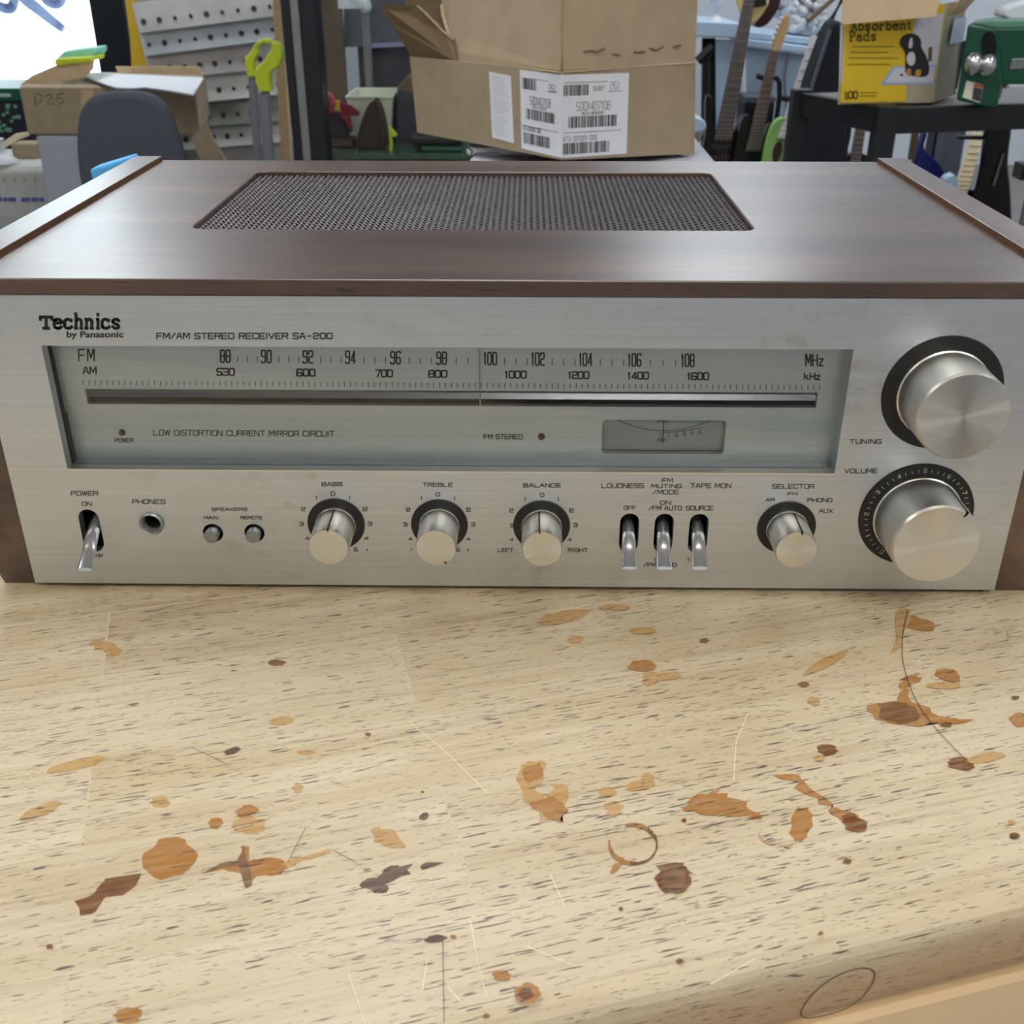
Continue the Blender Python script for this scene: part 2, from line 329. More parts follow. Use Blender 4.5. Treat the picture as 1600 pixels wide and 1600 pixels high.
def quad_on(c, p0, n):
    """four pixel corners tl, tr, br, bl -> mapping u, v (v down) on the plane"""
    q = [on(x, y, p0, n) for x, y in c]
    def f(u, v): return (q[0]*(1-u) + q[1]*u)*(1-v) + (q[3]*(1-u) + q[2]*u)*v
    return f
def font_mesh(bm, s, f, bold=.0, mi=0):
    c = bpy.data.curves.new('lettering', 'FONT'); c.body = s; c.offset = bold; c.resolution_u = 3
    o = bpy.data.objects.new('lettering', c); COL.objects.link(o)
    me = bpy.data.meshes.new_from_object(o.evaluated_get(bpy.context.evaluated_depsgraph_get()))
    xs = [v.co.x for v in me.vertices]; x0, x1 = min(xs), max(xs); ys = [v.co.y for v in me.vertices]; y0, y1 = min(ys), max(ys)
    vs = [bm.verts.new(f((v.co.x - x0)/(x1-x0), (v.co.y - y0)/(y1-y0))) for v in me.vertices]
    for p in me.polygons:
        try: bm.faces.new([vs[i] for i in p.vertices]).material_index = mi
        except ValueError: pass
    bpy.data.objects.remove(o); bpy.data.curves.remove(c); bpy.data.meshes.remove(me)
def cut(bm, cutters):
    """boolean difference, returns a new bmesh"""
    def tmp(b):
        me = bpy.data.meshes.new('tmp'); bmesh.ops.recalc_face_normals(b, faces=b.faces); b.to_mesh(me); b.free(); o = bpy.data.objects.new('tmp', me); COL.objects.link(o); return o
    a = tmp(bm); cs = [tmp(c) for c in cutters]
    for c in cs:
        m = a.modifiers.new('b', 'BOOLEAN'); m.operation = 'DIFFERENCE'; m.object = c; m.solver = 'EXACT'
    bpy.context.view_layer.update()
    me = bpy.data.meshes.new_from_object(a.evaluated_get(bpy.context.evaluated_depsgraph_get()))
    out = BM(); out.from_mesh(me)
    for o in [a] + cs: bpy.data.objects.remove(o)
    return out
def stadium(x0, x1, z0, z1, n=10, r=None):
    r = r or min(x1-x0, z1-z0)/2; pts = []
    for cx, cz, a0 in ((x1-r, z1-r, 0), (x0+r, z1-r, 90), (x0+r, z0+r, 180), (x1-r, z0+r, 270)):
        for k in range(n+1):
            a = math.radians(a0 + 90*k/n); pts.append((cx + r*math.cos(a), cz + r*math.sin(a)))
    return pts

# ------------------------------------------------------------------ the room
FL = -0.90; CE = 2.0; YB = 6.2; YF = -3.2; XL = -6.0; XR = 3.7
def slab(name, a, b, m): bm = BM(); box(bm, a, b); return struct(obj(name, bm, m))
slab('floor', (XL, YF, FL-.05), (XR, YB, FL), M['floor'])
slab('ceiling', (XL, YF, CE), (XR, YB, CE+.05), M['ceil'])
slab('wall_left', (XL-.1, YF, FL), (XL, YB, CE), M['wall'])
slab('wall_right', (XR, YF, FL), (XR+.1, YB, CE), M['wall'])
slab('wall_front', (XL, YF-.1, FL), (XR, YF, CE), M['wall'])
WX0, WX1, WZ0, WZ1 = -5.6, P(178, 40, YB).x, -0.62, 1.75
bm = BM(); box(bm, (XL, YB, FL), (XR, YB+.12, CE)); c = BM(); box(c, (WX0, YB-.1, WZ0), (WX1, YB+.3, WZ1))
struct(obj('wall_back', cut(bm, [c]), M['wall']))
wn = bpy.data.objects.new('window_1', None); COL.objects.link(wn); wn.location = (WX0, YB, WZ0); WORLD[wn] = Vector((WX0, YB, WZ0)); struct(wn)
bm = BM(); px = .07
for x0, x1 in ((WX0-.03, WX0+px), (-3.35, -3.25), (WX1-.10, WX1+.09)): box(bm, (x0, YB-.05, WZ0), (x1, YB+.08, WZ1))
for z0, z1 in ((WZ0-.04, WZ0+.05), (WZ1-.05, WZ1+.04)): box(bm, (WX0-.03, YB-.05, z0), (WX1+.06, YB+.08, z1))
obj('window_frame', bm, M['frame'], wn)
bm = BM(); box(bm, (WX0, YB+.02, WZ0), (WX1, YB+.026, WZ1)); obj('pane', bm, M['wglass'], wn)
bm = BM(); YL = YB + .015
def stroke2(bm, pts, Y, w0, w1):
    pts = chaikin(pts, 2, False); n = len(pts)
    for i in range(n-1):
        a, b = P(*pts[i], Y), P(*pts[i+1], Y); w = (w0 + (w1-w0)*i/(n-1)) * (Y - CAM.y) / FPX
        ribbon(bm, [a, b], w)
stroke2(bm, [(-30, -14), (-8, 6), (8, 14), (20, 12), (23, -8), (24, -30)], YL, 14, 14)
stroke2(bm, [(24, -24), (38, -2), (58, 13), (78, 30), (97, 44)], YL, 20, 11)
stroke2(bm, [(58, -20), (72, 2), (86, 8), (97, 2), (100, -24)], YL, 13, 12)
obj('painted_lettering', bm, M['letter'], wn)
for i, (x, y, s, c) in enumerate(LIGHTS):
    t = thing('ceiling_light', 'recessed rectangular ceiling light panel above the shop floor', 'light', (x, y, CE), 'ceiling light panels')
    bm = BM(); box(bm, (x-.32, y-.62, CE-.02), (x+.32, y-.60, CE)); box(bm, (x-.32, y+.60, CE-.02), (x+.32, y+.62, CE)); box(bm, (x-.32, y-.6, CE-.02), (x-.30, y+.6, CE)); box(bm, (x+.30, y-.6, CE-.02), (x+.32, y+.6, CE))
    obj('frame', bm, M['white'], t)
    bm = BM(); box(bm, (x-.30, y-.6, CE-.012), (x+.30, y+.6, CE-.004)); obj('diffuser', bm, emission('light_%d' % i, c, s), t)

# ------------------------------------------------------------------ the workbench
TO = Vector((0.003, -0.2144, 0)); TA = math.radians(15.7); TU = Vector((math.cos(TA), math.sin(TA), 0)); TV = Vector((-math.sin(TA), math.cos(TA), 0))
U0, U1, V1, TH = -1.0, 0.60, 0.97, 0.034
bench = thing('workbench', 'wooden workbench with a stained pale top under the silver receiver', 'table', (TO.x, TO.y, FL))
def uv(p): d = p - TO; return (d.dot(TU), d.dot(TV))
bm = BM(); box(bm, (U0, 0, -TH), (U1, V1, 0))
bmesh.ops.bevel(bm, geom=[e for e in bm.edges if all(v.co.y < .001 for v in e.verts) or all(v.co.x > U1-.001 for v in e.verts)], offset=.009, segments=5, profile=.5, affect='EDGES')
Z = .00008
def stain(px, mi, j=.0012, sub=3, lift=1):
    p = [uv(G(x, y)) for x, y in px]; q = []
    ext = min(max(a[0] for a in p) - min(a[0] for a in p), max(a[1] for a in p) - min(a[1] for a in p)); j = min(j, ext*.07)
    for i in range(len(p)):
        a, b = p[i], p[(i+1) % len(p)]
        for k in range(sub): q.append((a[0]+(b[0]-a[0])*k/sub + random.gauss(0, j), a[1]+(b[1]-a[1])*k/sub + random.gauss(0, j*.3)))
    stain.k += 1; w3 = [Vector((u, v, Z*lift + stain.k*4e-6)) for u, v in q]
    for tri in tessellate_polygon([w3]):
        a, b, c = (w3[t] for t in tri)
        if (b-a).cross(c-a).z < 0: b, c = c, b
        face(bm, (a, b, c), mi)
stain.k = 0
def blob(cx, cy, rx, ry, mi, ang=0, n=18, j=.0008, lift=1):
    c, s = math.cos(math.radians(ang)), math.sin(math.radians(ang)); pts = []
    for k in range(n):
        a = 2*math.pi*k/n; r = 1 + random.gauss(0, .05); x, y = rx*r*math.cos(a), ry*r*math.sin(a); pts.append((cx + c*x - s*y, cy + s*x + c*y))
    stain(pts, mi, j, 1, lift)
AM, BR, FA, PU, PE, SCR, DK = 1, 2, 3, 4, 5, 6, 7
blob(266, 1340, 43, 31, AM, -20); blob(272, 1352, 24, 17, AM, 0, lift=2)
stain([(118,1408),(150,1396),(154,1382),(166,1373),(221,1365),(213,1384),(190,1400),(165,1402),(150,1425),(128,1431)], BR, .0004, 2)
stain([(315,1366),(345,1350),(372,1347),(380,1322),(386,1322),(390,1345),(420,1340),(455,1352),(440,1366),(396,1370),(390,1388),(384,1388),(376,1368),(348,1358)], AM, .0006)
stain([(372,1346),(381,1320),(386,1345),(395,1384),(386,1388),(377,1366)], DK, .0003, 2, 2); stain([(314,1366),(345,1349),(372,1345),(374,1352),(346,1356)], DK, .0003, 2, 2)
stain([(440,1350),(470,1340),(519,1325),(514,1334),(470,1346),(452,1357)], FA)
blob(385, 1268, 18, 9, AM, -12); blob(336, 1287, 12, 9, AM); blob(252, 1254, 15, 9, FA); blob(390, 1290, 26, 14, FA); blob(62, 1268, 34, 8, FA, -25); blob(120, 1195, 48, 8, FA, -14); blob(165, 1012, 25, 9, FA, 20)
blob(605, 1310, 30, 13, FA, 25); blob(465, 1232, 9, 8, FA); blob(432, 1036, 13, 5, DK); blob(440, 1127, 20, 6, FA, -5); blob(575, 1148, 5, 3, DK); blob(478, 1176, 14, 4, FA)
stain([(562,1380),(575,1372),(590,1372),(598,1360),(612,1352),(638,1353),(638,1367),(618,1374),(606,1380),(606,1394),(585,1396),(568,1388)], PU, .001)
stain([(655,1356),(664,1348),(695,1348),(672,1356),(660,1360)], PU, .0005); blob(681, 1467, 18, 6, PU, -8); blob(663, 1276, 8, 5, PU, -30); blob(363, 1174, 13, 5, PE, -20); blob(660, 1238, 3, 2, PU)
stain([(812,1200),(826,1190),(848,1188),(851,1214),(836,1232),(856,1244),(870,1224),(882,1232),(887,1284),(876,1287),(866,1276),(850,1284),(838,1262),(812,1250)], FA, .0012); stain([(816,1204),(846,1190),(848,1214),(822,1228)], AM, .001, 3, 2); stain([(830,1254),(858,1246),(884,1262),(874,1284),(850,1280)], AM, .001, 3, 2)
blob(960, 1264, 15, 12, FA); blob(948, 1238, 14, 8, FA); blob(1000, 1228, 24, 8, FA, -8); blob(1012, 1214, 10, 6, FA)
stain([(1074,1254),(1090,1243),(1112,1240),(1118,1233),(1132,1240),(1165,1256),(1184,1272),(1188,1280),(1160,1278),(1130,1274),(1095,1274),(1078,1266)], AM)
blob(1250, 1288, 15, 26, AM, 12); stain([(1180,1304),(1205,1318),(1235,1326),(1240,1312),(1228,1326),(1200,1320)], FA, .0006)
stain([(1218,1212),(1248,1212),(1262,1230),(1290,1250),(1308,1266),(1336,1270),(1354,1284),(1352,1300),(1334,1298),(1306,1280),(1296,1262),(1262,1244),(1240,1226)], AM, .0012); blob(1334, 1286, 20, 13, BR, 30, lift=2)
blob(1292, 1172, 17, 8, BR, 5); blob(1280, 1186, 9, 5, FA); blob(1503, 1194, 22, 11, BR, 6); blob(1540, 1184, 30, 8, FA, -10)
stain([(1353,1104),(1375,1098),(1400,1096),(1406,1080),(1408,1064),(1420,1056),(1436,1052),(1442,1060),(1424,1074),(1418,1094),(1440,1102),(1466,1120),(1520,1126),(1500,1132),(1462,1130),(1438,1136),(1400,1132),(1372,1124)], AM, .001)
stain([(1372,1100),(1404,1098),(1432,1106),(1436,1126),(1402,1134),(1376,1122)], BR, .001, 3, 2); blob(1478, 1133, 10, 4, BR, -5, lift=2); blob(1482, 1056, 20, 10, AM, 15); blob(1475, 1072, 28, 5, FA)
blob(1003, 1041, 24, 9, AM); stain([(1005,1050),(1030,1052),(1060,1050),(1058,1062),(1030,1064),(1012,1074)], FA)
blob(1430, 975, 32, 10, AM, 12); stain([(1400,952),(1416,950),(1424,966),(1408,1012),(1392,1022),(1398,990)], FA); blob(880, 965, 42, 9, FA, -12); blob(900, 1000, 12, 6, FA); blob(1005, 986, 20, 6, FA); blob(960, 950, 24, 5, FA); blob(1100, 1002, 6, 4, DK)
blob(1256, 1070, 8, 4, DK); blob(1272, 1096, 10, 7, FA, 25); blob(1290, 1036, 40, 7, FA, -28); blob(1595, 1125, 19, 11, AM); blob(1585, 1307, 8, 5, BR); blob(1586, 1091, 6, 3, BR); blob(1324, 1347, 7, 4, BR); blob(1580, 1286, 6, 4, FA)
blob(822, 1554, 21, 16, AM); blob(822, 1554, 12, 9, BR, lift=2); blob(200, 1588, 20, 13, AM); blob(784, 1525, 16, 8, AM); blob(78, 1480, 6, 4, BR); blob(760, 1589, 6, 4, BR); blob(970, 1421, 3, 3, BR); blob(1062, 1503, 6, 4, BR); blob(1282, 1460, 4, 3, BR); blob(1069, 1283, 4, 3, BR); blob(708, 1465, 5, 3, AM)
blob(1052, 1374, 28, 24, BR, 0, 22, .0004); stain([(1022,1354),(1045,1350),(1070,1349),(1066,1358),(1078,1362),(1080,1368),(1036,1366)], BR, .0004, 2, 2); blob(1052, 1376, 20, 17, DK, lift=3)
rg = [(989 + 39*math.cos(a), 1320 + 33*math.sin(a)) for a in [math.radians(-110 + 300*k/26) for k in range(27)]]
ri = [(989 + w_*math.cos(a), 1320 + w_*.86*math.sin(a)) for a, w_ in [(math.radians(-110 + 300*k/26), 34 - 2.5*math.sin(k*.4)) for k in range(27)]]
for k in range(26): stain([rg[k], rg[k+1], ri[k+1], ri[k]], BR if 4 < k < 18 else AM, .0002, 1)
stain([(950,1368),(962,1350),(972,1350),(964,1362)], AM, .0003)
def line(px, w, mi):
    pts = [uv(G(x, y)) for x, y in px]; ribbon.n = Vector((0, 0, 1))
    ribbon(bm, [Vector((u, v, Z*9)) for u, v in pts], w, mi)
line(chaikin([(1418,955),(1410,990),(1408,1030),(1422,1080),(1444,1120),(1484,1165),(1516,1196)], 2, False), .0003, PE)
for s in ([(640,1130),(700,1180),(762,1242)], [(1168,1118),(1150,1160),(1146,1222)], [(660,1550),(668,1500)], [(735,1440),(745,1500),(760,1560)], [(545,1525),(570,1600)], [(860,1370),(882,1416)], [(1225,1140),(1250,1155)], [(700,1545),(722,1570)], [(1110,1540),(1180,1500)], [(820,1480),(900,1512)]): line(s, .0002, SCR)
for s in ([(692,1470),(694,1600)], [(300,1170),(352,1195)], [(450,1350),(478,1295)], [(520,1330),(556,1350)], [(80,1190),(120,1172)], [(1585,985),(1572,988),(1574,996),(1600,999)]): line(s, .00022, PE)
ribbon.n = Vector((0, -1, 0))
top = obj('top', bm, [M['bench'], M['s_amber'], M['s_brown'], M['s_faint'], M['s_purple'], M['pencil'], M['scratch'], M['s_dark']], bench, origin=TO, recalc=False, rot=(0, 0, TA))
def tb(u, v, z): return TO + TU*u + TV*v + Vector((0, 0, z))
bm = BM()
loop = chaikin([(1246,1592),(1262,1560),(1300,1527),(1345,1511),(1368,1516),(1366,1536),(1338,1570),(1290,1588)], 2)
ribbon.n = -TV
q0 = tb(0, 0, 0) - TV*.0003; loopw = [on(x, y, q0, TV) for x, y in loop]; ribbon(bm, loopw + loopw[:1], .0004)
ribbon.n = Vector((0, -1, 0))
obj('drawn_loop', bm, M['pencil'], bench, label='dark drawn loop on the front edge')
def tbox(bm, u0, v0, z0, u1, v1, z1):
    extr(bm, [tb(u0, v0, z0), tb(u1, v0, z0), tb(u1, v0, z1), tb(u0, v0, z1)], TV*(v1-v0))
bm = BM(); tbox(bm, U0+.02, .0015, -TH-.029, U1-.03, .025, -TH-.0025); obj('apron', bm, M['apron'], bench, bevel=.002)
for u, v in ((U0+.06, .04), (U1-.12, .04), (U0+.06, V1-.12), (U1-.12, V1-.12)):
    bm = BM(); tbox(bm, u, v, FL, u+.07, v+.07, -TH); obj('leg', bm, M['bench'], bench, bevel=.004)

# ------------------------------------------------------------------ the stereo receiver
H0, HF, D, TW, LIP, KP = 0.0028, 0.12944, 0.2550, 0.00635, 0.00224, 0.0157
XW = 0.21; ZT = H0 + HF
rec = thing('stereo_receiver', 'silver stereo receiver with walnut cabinet and round knobs on the stained workbench', 'stereo receiver', (0, D/2, 0))
# faceplate
bm = BM(); box(bm, (-XW, 0, H0), (XW, .005, ZT))
WIN = (-.1850, .1329, .0585, .1120)
cs = []
c = BM(); extr(c, [(WIN[0], -.01, WIN[2]), (WIN[1], -.01, WIN[2]), (WIN[1], -.01, WIN[3]), (WIN[0], -.01, WIN[3])], (0, .03, 0)); cs.append(c)
SLOT = [(-.1848, -.1760, .0188, .0394, 4.6), (.0457, .0538, .0203, .0392, 0), (.0604, .0685, .0203, .0392, 0), (.0751, .0832, .0203, .0392, 0)]
for x0, x1, z0, z1, sk in SLOT:
    c = BM(); pts = stadium(x0, x1, z0, z1, 6); extr(c, [(x, -.01, z) for x, z in pts], (0, .03, 0)); cs.append(c)
JX, JZ = -.1537, .0331
for x, z, r in ((JX, JZ, .0048), (-.1281, .0285, .0043), (-.1103, .0286, .0043)):
    c = BM(); extr(c, [(x + r*math.cos(2*math.pi*k/32), -.01, z + r*math.sin(2*math.pi*k/32)) for k in range(32)], (0, .03, 0)); cs.append(c)
fp = obj('faceplate', cut(bm, cs), M['alu'], rec, bevel=.0004)
bm = BM(); E_ = -.0001
for s, x0, x1, y0, y1 in (('FM/AM STEREO RECEIVER SA-200', 244, 520, 520, 530),('POWER',110,154,767,775),('ON',127,144,784,791),('OFF',138,162,866,873),('PHONES',206,259,780,788),('SPEAKERS',330,387,793,799),('MAIN',318,341,806,812),('REMOTE',375,411,806,812),
  ('BASS',502,536,753,760),('TREBLE',660,708,754,761),('BALANCE',817,877,755,762),('LOUDNESS',939,1007,755,763),('FM',1034,1052,747,754),('MUTING',1017,1066,756,763),('/MODE',1019,1062,765,773),('TAPE MON',1078,1143,755,763),
  ('OFF',974,994,790,797),('ON',1031,1049,782,789),('/FM AUTO',1013,1066,790,798),('SOURCE',1071,1115,790,798),('OFF',1022,1050,872,878),('/FM MONO',1005,1058,879,886),('TAPE',1072,1102,872,879),('SELECTOR',1206,1273,756,764),('FM',1230,1247,769,775),
  ('AM',1196,1211,778,784),('PHONO',1261,1301,778,785),('AUX',1279,1302,795,802),('TUNING',1327,1378,686,694),('VOLUME',1319,1372,732,740),('LEFT',777,803,856,863),('RIGHT',887,919,856,863),
  ('0',516,524,768,775),('1',493,496,774,781),('1',545,548,774,781),('2',470,478,792,799),('2',566,575,792,799),('3',467,475,815,822),('3',574,582,815,822),('4',476,484,838,844),('4',568,577,838,844),('5',552,560,855,862),('+',571,576,856,862),
  ('0',680,688,769,776),('1',657,660,775,782),('1',709,712,775,782),('2',634,642,793,800),('2',728,736,793,800),('3',629,637,816,823),('3',735,743,816,823),('4',637,645,839,845),('4',727,736,839,845),('5',711,719,855,862),('+',729,734,856,862),('-',640,646,855,862),
  ('0',843,851,770,777),('1',819,822,776,783),('1',871,874,776,783),('2',795,803,794,801),('2',889,897,794,801),('3',796,803,818,824),('3',895,903,817,824),('4',796,803,840,846),('4',886,894,840,846)):
    text(bm, s, box_on(x0+1, y0+.8, x1-1, y1-.8, E_), .00030 if y1-y0 < 7 else .00035 if len(s) < 20 else .00046)
text(bm, 'T', box_on(63, 495.5, 81, 513, E_), .00125, SLAB, rnd=.03)
text(bm, 'echnics', box_on(84.5, 490.5, 189, 513, E_), .00122, SLAB, rnd=.2, gap=.22)
font_mesh(bm, 'by Panasonic', box_on(104, 517.5, 193, 530.5, E_), .028)
obj('lettering', bm, M['ink'], fp)
# dial behind the window
DY = .010
bm = BM(); zl = P(700, 647, DY).z
box(bm, (WIN[0]-.012, DY, zl), (WIN[1]+.012, DY+.003, WIN[3]+.008))
c = BM(); sx0, sx1 = P(135, 620, DY).x, P(1277, 620, DY).x; sz0, sz1 = P(700, 634, DY).z, P(700, 611, DY).z
box(c, (sx0, DY-.01, sz0), (sx1, DY+.01, sz1))
dial = obj('dial_scale', cut(bm, [c]), M['dial'], rec, bevel=.0002)
bm = BM(); e = DY - .0001
def row(y, x): return y + (x-352)*.0092
for s, x in (('88',352),('90',416),('92',481),('94',547.5),('96',618),('98',690),('100',766),('102',840.5),('104',915),('106',991.5),('108',1074.5)):
    w = 7.5 if len(s) == 2 else 9.8; text(bm, s, box_on(x-w, row(547, x), x+w, row(566, x), e), .00062, gap=.45, rnd=.25)
text(bm, 'FM', box_on(123, 546, 147, 564, e), .00062, gap=.55); text(bm, 'MHz', box_on(1259, 554, 1287, 571.5, e), .00062, gap=.4)
text(bm, 'AM', box_on(130, 574, 150, 584, e), .0006); text(bm, 'kHz', box_on(1257, 583, 1282, 593, e), .0006)
for s, x0, x1 in (('530',339,366),('600',464,492),('700',587,613),('800',670,698),('1000',789,822),('1200',888,920),('1400',981,1013),('1600',1074,1107)): text(bm, s, box_on(x0, row(576, x0), x1, row(586.5, x0), e), .00062, gap=.26)
xs = [352, 416, 481, 547.5, 618, 690, 766, 840.5, 915, 991.5, 1074.5]
for i, (a, b) in enumerate(zip(xs, xs[1:])):
    for k in range(3):
        x = a + (b - a) * (k + 1.15) / 4.2 + 2; ribbon(bm, [P(x, row(556, x), e), P(x, row(565.5, x), e)], .0003)
for k in range(125):
    x = 130 + 9.28*k; ribbon(bm, [P(x, 594.5 + (x-130)*.0062, e), P(x, 602 + (x-130)*.0062, e)], .00028)
obj('lettering', bm, M['ink_soft'], dial)
bm = BM(); zm = (sz0 + sz1)/2 - .0004   # sloped mirror strip over a dark slot
face(bm, [(sx0, DY+.0006, zm), (sx1, DY+.0006, zm), (sx1, DY+.0028, sz1), (sx0, DY+.0028, sz1)])
extr(bm, [(sx0, DY+.0006, zm), (sx0, DY+.003, zm), (sx0, DY+.003, sz1), (sx0, DY+.0028, sz1)], (sx1-sx0, 0, 0), 0)
extr(bm, [(sx0, DY+.003, sz0), (sx1, DY+.003, sz0), (sx1, DY+.003, zm), (sx0, DY+.003, zm)], (0, .001, 0), 1)
obj('dial_slot', bm, [M['strip'], M['void']], rec)
bm = BM(); box(bm, (P(750, 600, DY).x-.0002, DY-.0026, P(750, 634, DY-.002).z), (P(750, 600, DY).x+.0003, DY-.0016, WIN[3]+.004)); obj('dial_pointer', bm, M['needle'], rec)
bm = BM(); DL = DY + .0014; box(bm, (WIN[0]-.012, DL, WIN[2]-.012), (WIN[1]+.012, DL+.003, zl))
mx0, mx1, mz0, mz1 = P(941, 680, DL).x, P(1133, 680, DL).x, P(1037, 709, DL).z, P(1037, 657, DL).z
c = BM(); extr(c, [(x, DL-.01, z) for x, z in stadium(mx0, mx1, mz0, mz1, 5, .0016)], (0, .03, 0))
low = obj('lower_dial_plate', cut(bm, [c]), M['dial_low'], rec, bevel=.0002)
bm = BM(); text(bm, 'POWER', box_on(180, 685, 208, 691, DL-.0001), .00036); text(bm, 'LOW DISTORTION CURRENT MIRROR CIRCUIT', box_on(240, 672, 522, 680, DL-.0001, 2), .00042); text(bm, 'FM STEREO', box_on(756, 679, 816, 686, DL-.0001), .0004)
obj('lettering', bm, M['ink_soft'], low)
bm = BM(); MY = DL + .0035; extr(bm, [(x, MY, z) for x, z in stadium(mx0-.002, mx1+.002, mz0-.002, mz1+.002, 4, .002)], (0, .001, 0))
meter = obj('tuning_meter', bm, M['meter'], rec)
bm = BM(); e = MY - .0001
arc = [P(964 + 148*k/24, 656 + 17*(1 - ((k-12)/12)**2), e) for k in range(25)]; ribbon(bm, arc, .0003)
arc = [P(1036 + 62*k/10, 676 - 8*(k/10)**1.6, e) for k in range(11)]; ribbon(bm, arc, .0003)
for k, ch in enumerate('12345'):
    x, y = 1045 + 12*k, 678 - k*1.6; ribbon(bm, [P(x, y-2, e), P(x, y+1, e)], .00025); text(bm, ch, box_on(x-2, y+2, x+2, y+6, e), .00025)
text(bm, 'AM', box_on(1027, 685, 1040, 690, e), .0003); text(bm, 'FM', box_on(1028, 657, 1043, 661, e), .0003); text(bm, '0', box_on(1031, 676, 1036, 681, e), .00025)
ribbon(bm, [P(980, 664, e), P(983, 661, e)], .00025)
ribbon(bm, [P(947, 703, e), P(1127, 704, e)], .0002)
obj('meter_markings', bm, M['ink_soft'], meter)
bm = BM(); a, b = P(1035.5, 692, MY-.001), P(1037.5, 655, MY-.001); tube(bm, [a, b], .00022, 6); obj('needle', bm, M['ink'], meter)
for n, x, y, r in (('power_lamp', 191, 675.5, .0014), ('stereo_lamp', 846, 682, .0015)):
    p = P(x, y, DL); bm = BM(); lathe_y(bm, [(r, DL), (r, DL-.0005), (r*.8, DL-.0011), (0, DL-.0014)], 24, p.x, p.z); obj(n, bm, M['lamp_red'], rec, smooth=40)
bm = BM(); box(bm, (WIN[0]-.004, .0052, WIN[2]-.004), (WIN[1]+.004, .0064, WIN[3]+.004)); obj('dial_glass', bm, M['dial_glass'], rec)
bm = BM(); box(bm, (WIN[0]-.0002, -.0005, WIN[2]-.0006), (WIN[1]+.0002, .004, WIN[2]+.0002)); obj('lit_bevel_strip', bm, M['alu_edge'], rec, bevel=.0002)  # bright strip added to draw the lit line of the faceplate's lower bevel
# chassis: dark reveal round the dial, inner body, back
bm = BM()
box(bm, (WIN[0]-.013, .0066, WIN[2]-.013), (WIN[0]-.0005, DY+.006, WIN[3]+.009)); obj('dial_side', bm, M['black'], rec); bm = BM(); box(bm, (WIN[1]+.0005, .0066, WIN[2]-.013), (WIN[1]+.013, DY+.006, WIN[3]+.009))
box(bm, (WIN[0]-.013, .0066, WIN[3]+.0005), (WIN[1]+.013, DY-.0001, WIN[3]+.009)); box(bm, (WIN[0]-.013, .0066, WIN[2]-.013), (WIN[1]+.013, DL-.0001, WIN[2]-.0005)); obj('dial_surround', bm, M['surround'], rec); bm = BM()
box(bm, (-XW+.001, .018, H0+.002), (XW-.001, D-.006, ZT-.022)); obj('chassis', bm, M['void'], rec)
# cabinet cover with a cut-out, grille, side panels
GX0, GX1, GY0, GY1 = -.1455, .1073, .0822, .2193
bm = BM(); box(bm, (-XW, .0006, ZT), (XW, D, ZT+TW)); c = BM(); extr(c, [(x, y, ZT-.02) for x, y in stadium(GX0, GX1, GY0, GY1, 6, .006)], (0, 0, .04))
obj('cover', cut(bm, [c]), M['walnut'], rec, bevel=.0005)
bm = BM(); PX, PY, HR, HX, HY = .00588, .0023, 1.0, .00100, .00140
nx = int((GX1-GX0)/PX)+1; ny = int((GY1-GY0)/PY)+1; zg = ZT + TW - .0018
vc = {}
def gv(x, y, z):
    d_ = ((x - GX0) / (PX/2)) % 1.0; d_ = min(d_, 1-d_)*2; z = z - .0011*(1 - d_*d_*(3-2*d_))
    k = (round(x*1e6), round(y*1e6), round(z*1e6))
    if k not in vc: vc[k] = bm.verts.new((x, y, z))
    return vc[k]
hexa = [(PX/2*math.sin(math.radians(60*k))/math.cos(math.radians(30)), PX/2*math.cos(math.radians(60*k))/math.cos(math.radians(30))) for k in range(6)]
sy = PY / (PX*.866)
for j in range(ny+1):
    for i in range(nx+1):
        cx = GX0 + i*PX + (PX/2 if j % 2 else 0); cy = GY0 + j*PY
        if cx > GX1+.001 or cy > GY1+.001: continue
        outer = []
        for k in range(6):
            a, b = hexa[k], hexa[(k+1) % 6]; outer += [a, ((a[0]+b[0])/2, (a[1]+b[1])/2)]
        for k in range(12):
            a, b = outer[k], outer[(k+1) % 12]
            ia = (HX*a[0]/math.hypot(*a), HY*a[1]/math.hypot(*a)); ib = (HX*b[0]/math.hypot(*b), HY*b[1]/math.hypot(*b))
            A, B = gv(cx+a[0], cy+a[1]*sy, zg), gv(cx+b[0], cy+b[1]*sy, zg); C1, D1 = gv(cx+ib[0], cy+ib[1], zg), gv(cx+ia[0], cy+ia[1], zg)
            C2, D2 = gv(cx+ib[0], cy+ib[1], zg-.0012), gv(cx+ia[0], cy+ia[1], zg-.0012)
            try: bm.faces.new((A, B, C1, D1)); bm.faces.new((D1, C1, C2, D2))
            except ValueError: pass
for ax, lim in ((0, (GX0, GX1)), (1, (GY0, GY1))):
    for val, sgn in ((lim[0], -1), (lim[1], 1)):
        n = [0, 0, 0]; n[ax] = sgn; co = [0, 0, 0]; co[ax] = val
        bmesh.ops.bisect_plane(bm, geom=bm.verts[:]+bm.edges[:]+bm.faces[:], plane_co=co, plane_no=n, clear_outer=True)
obj('ventilation_grille', bm, M['grille'], rec)
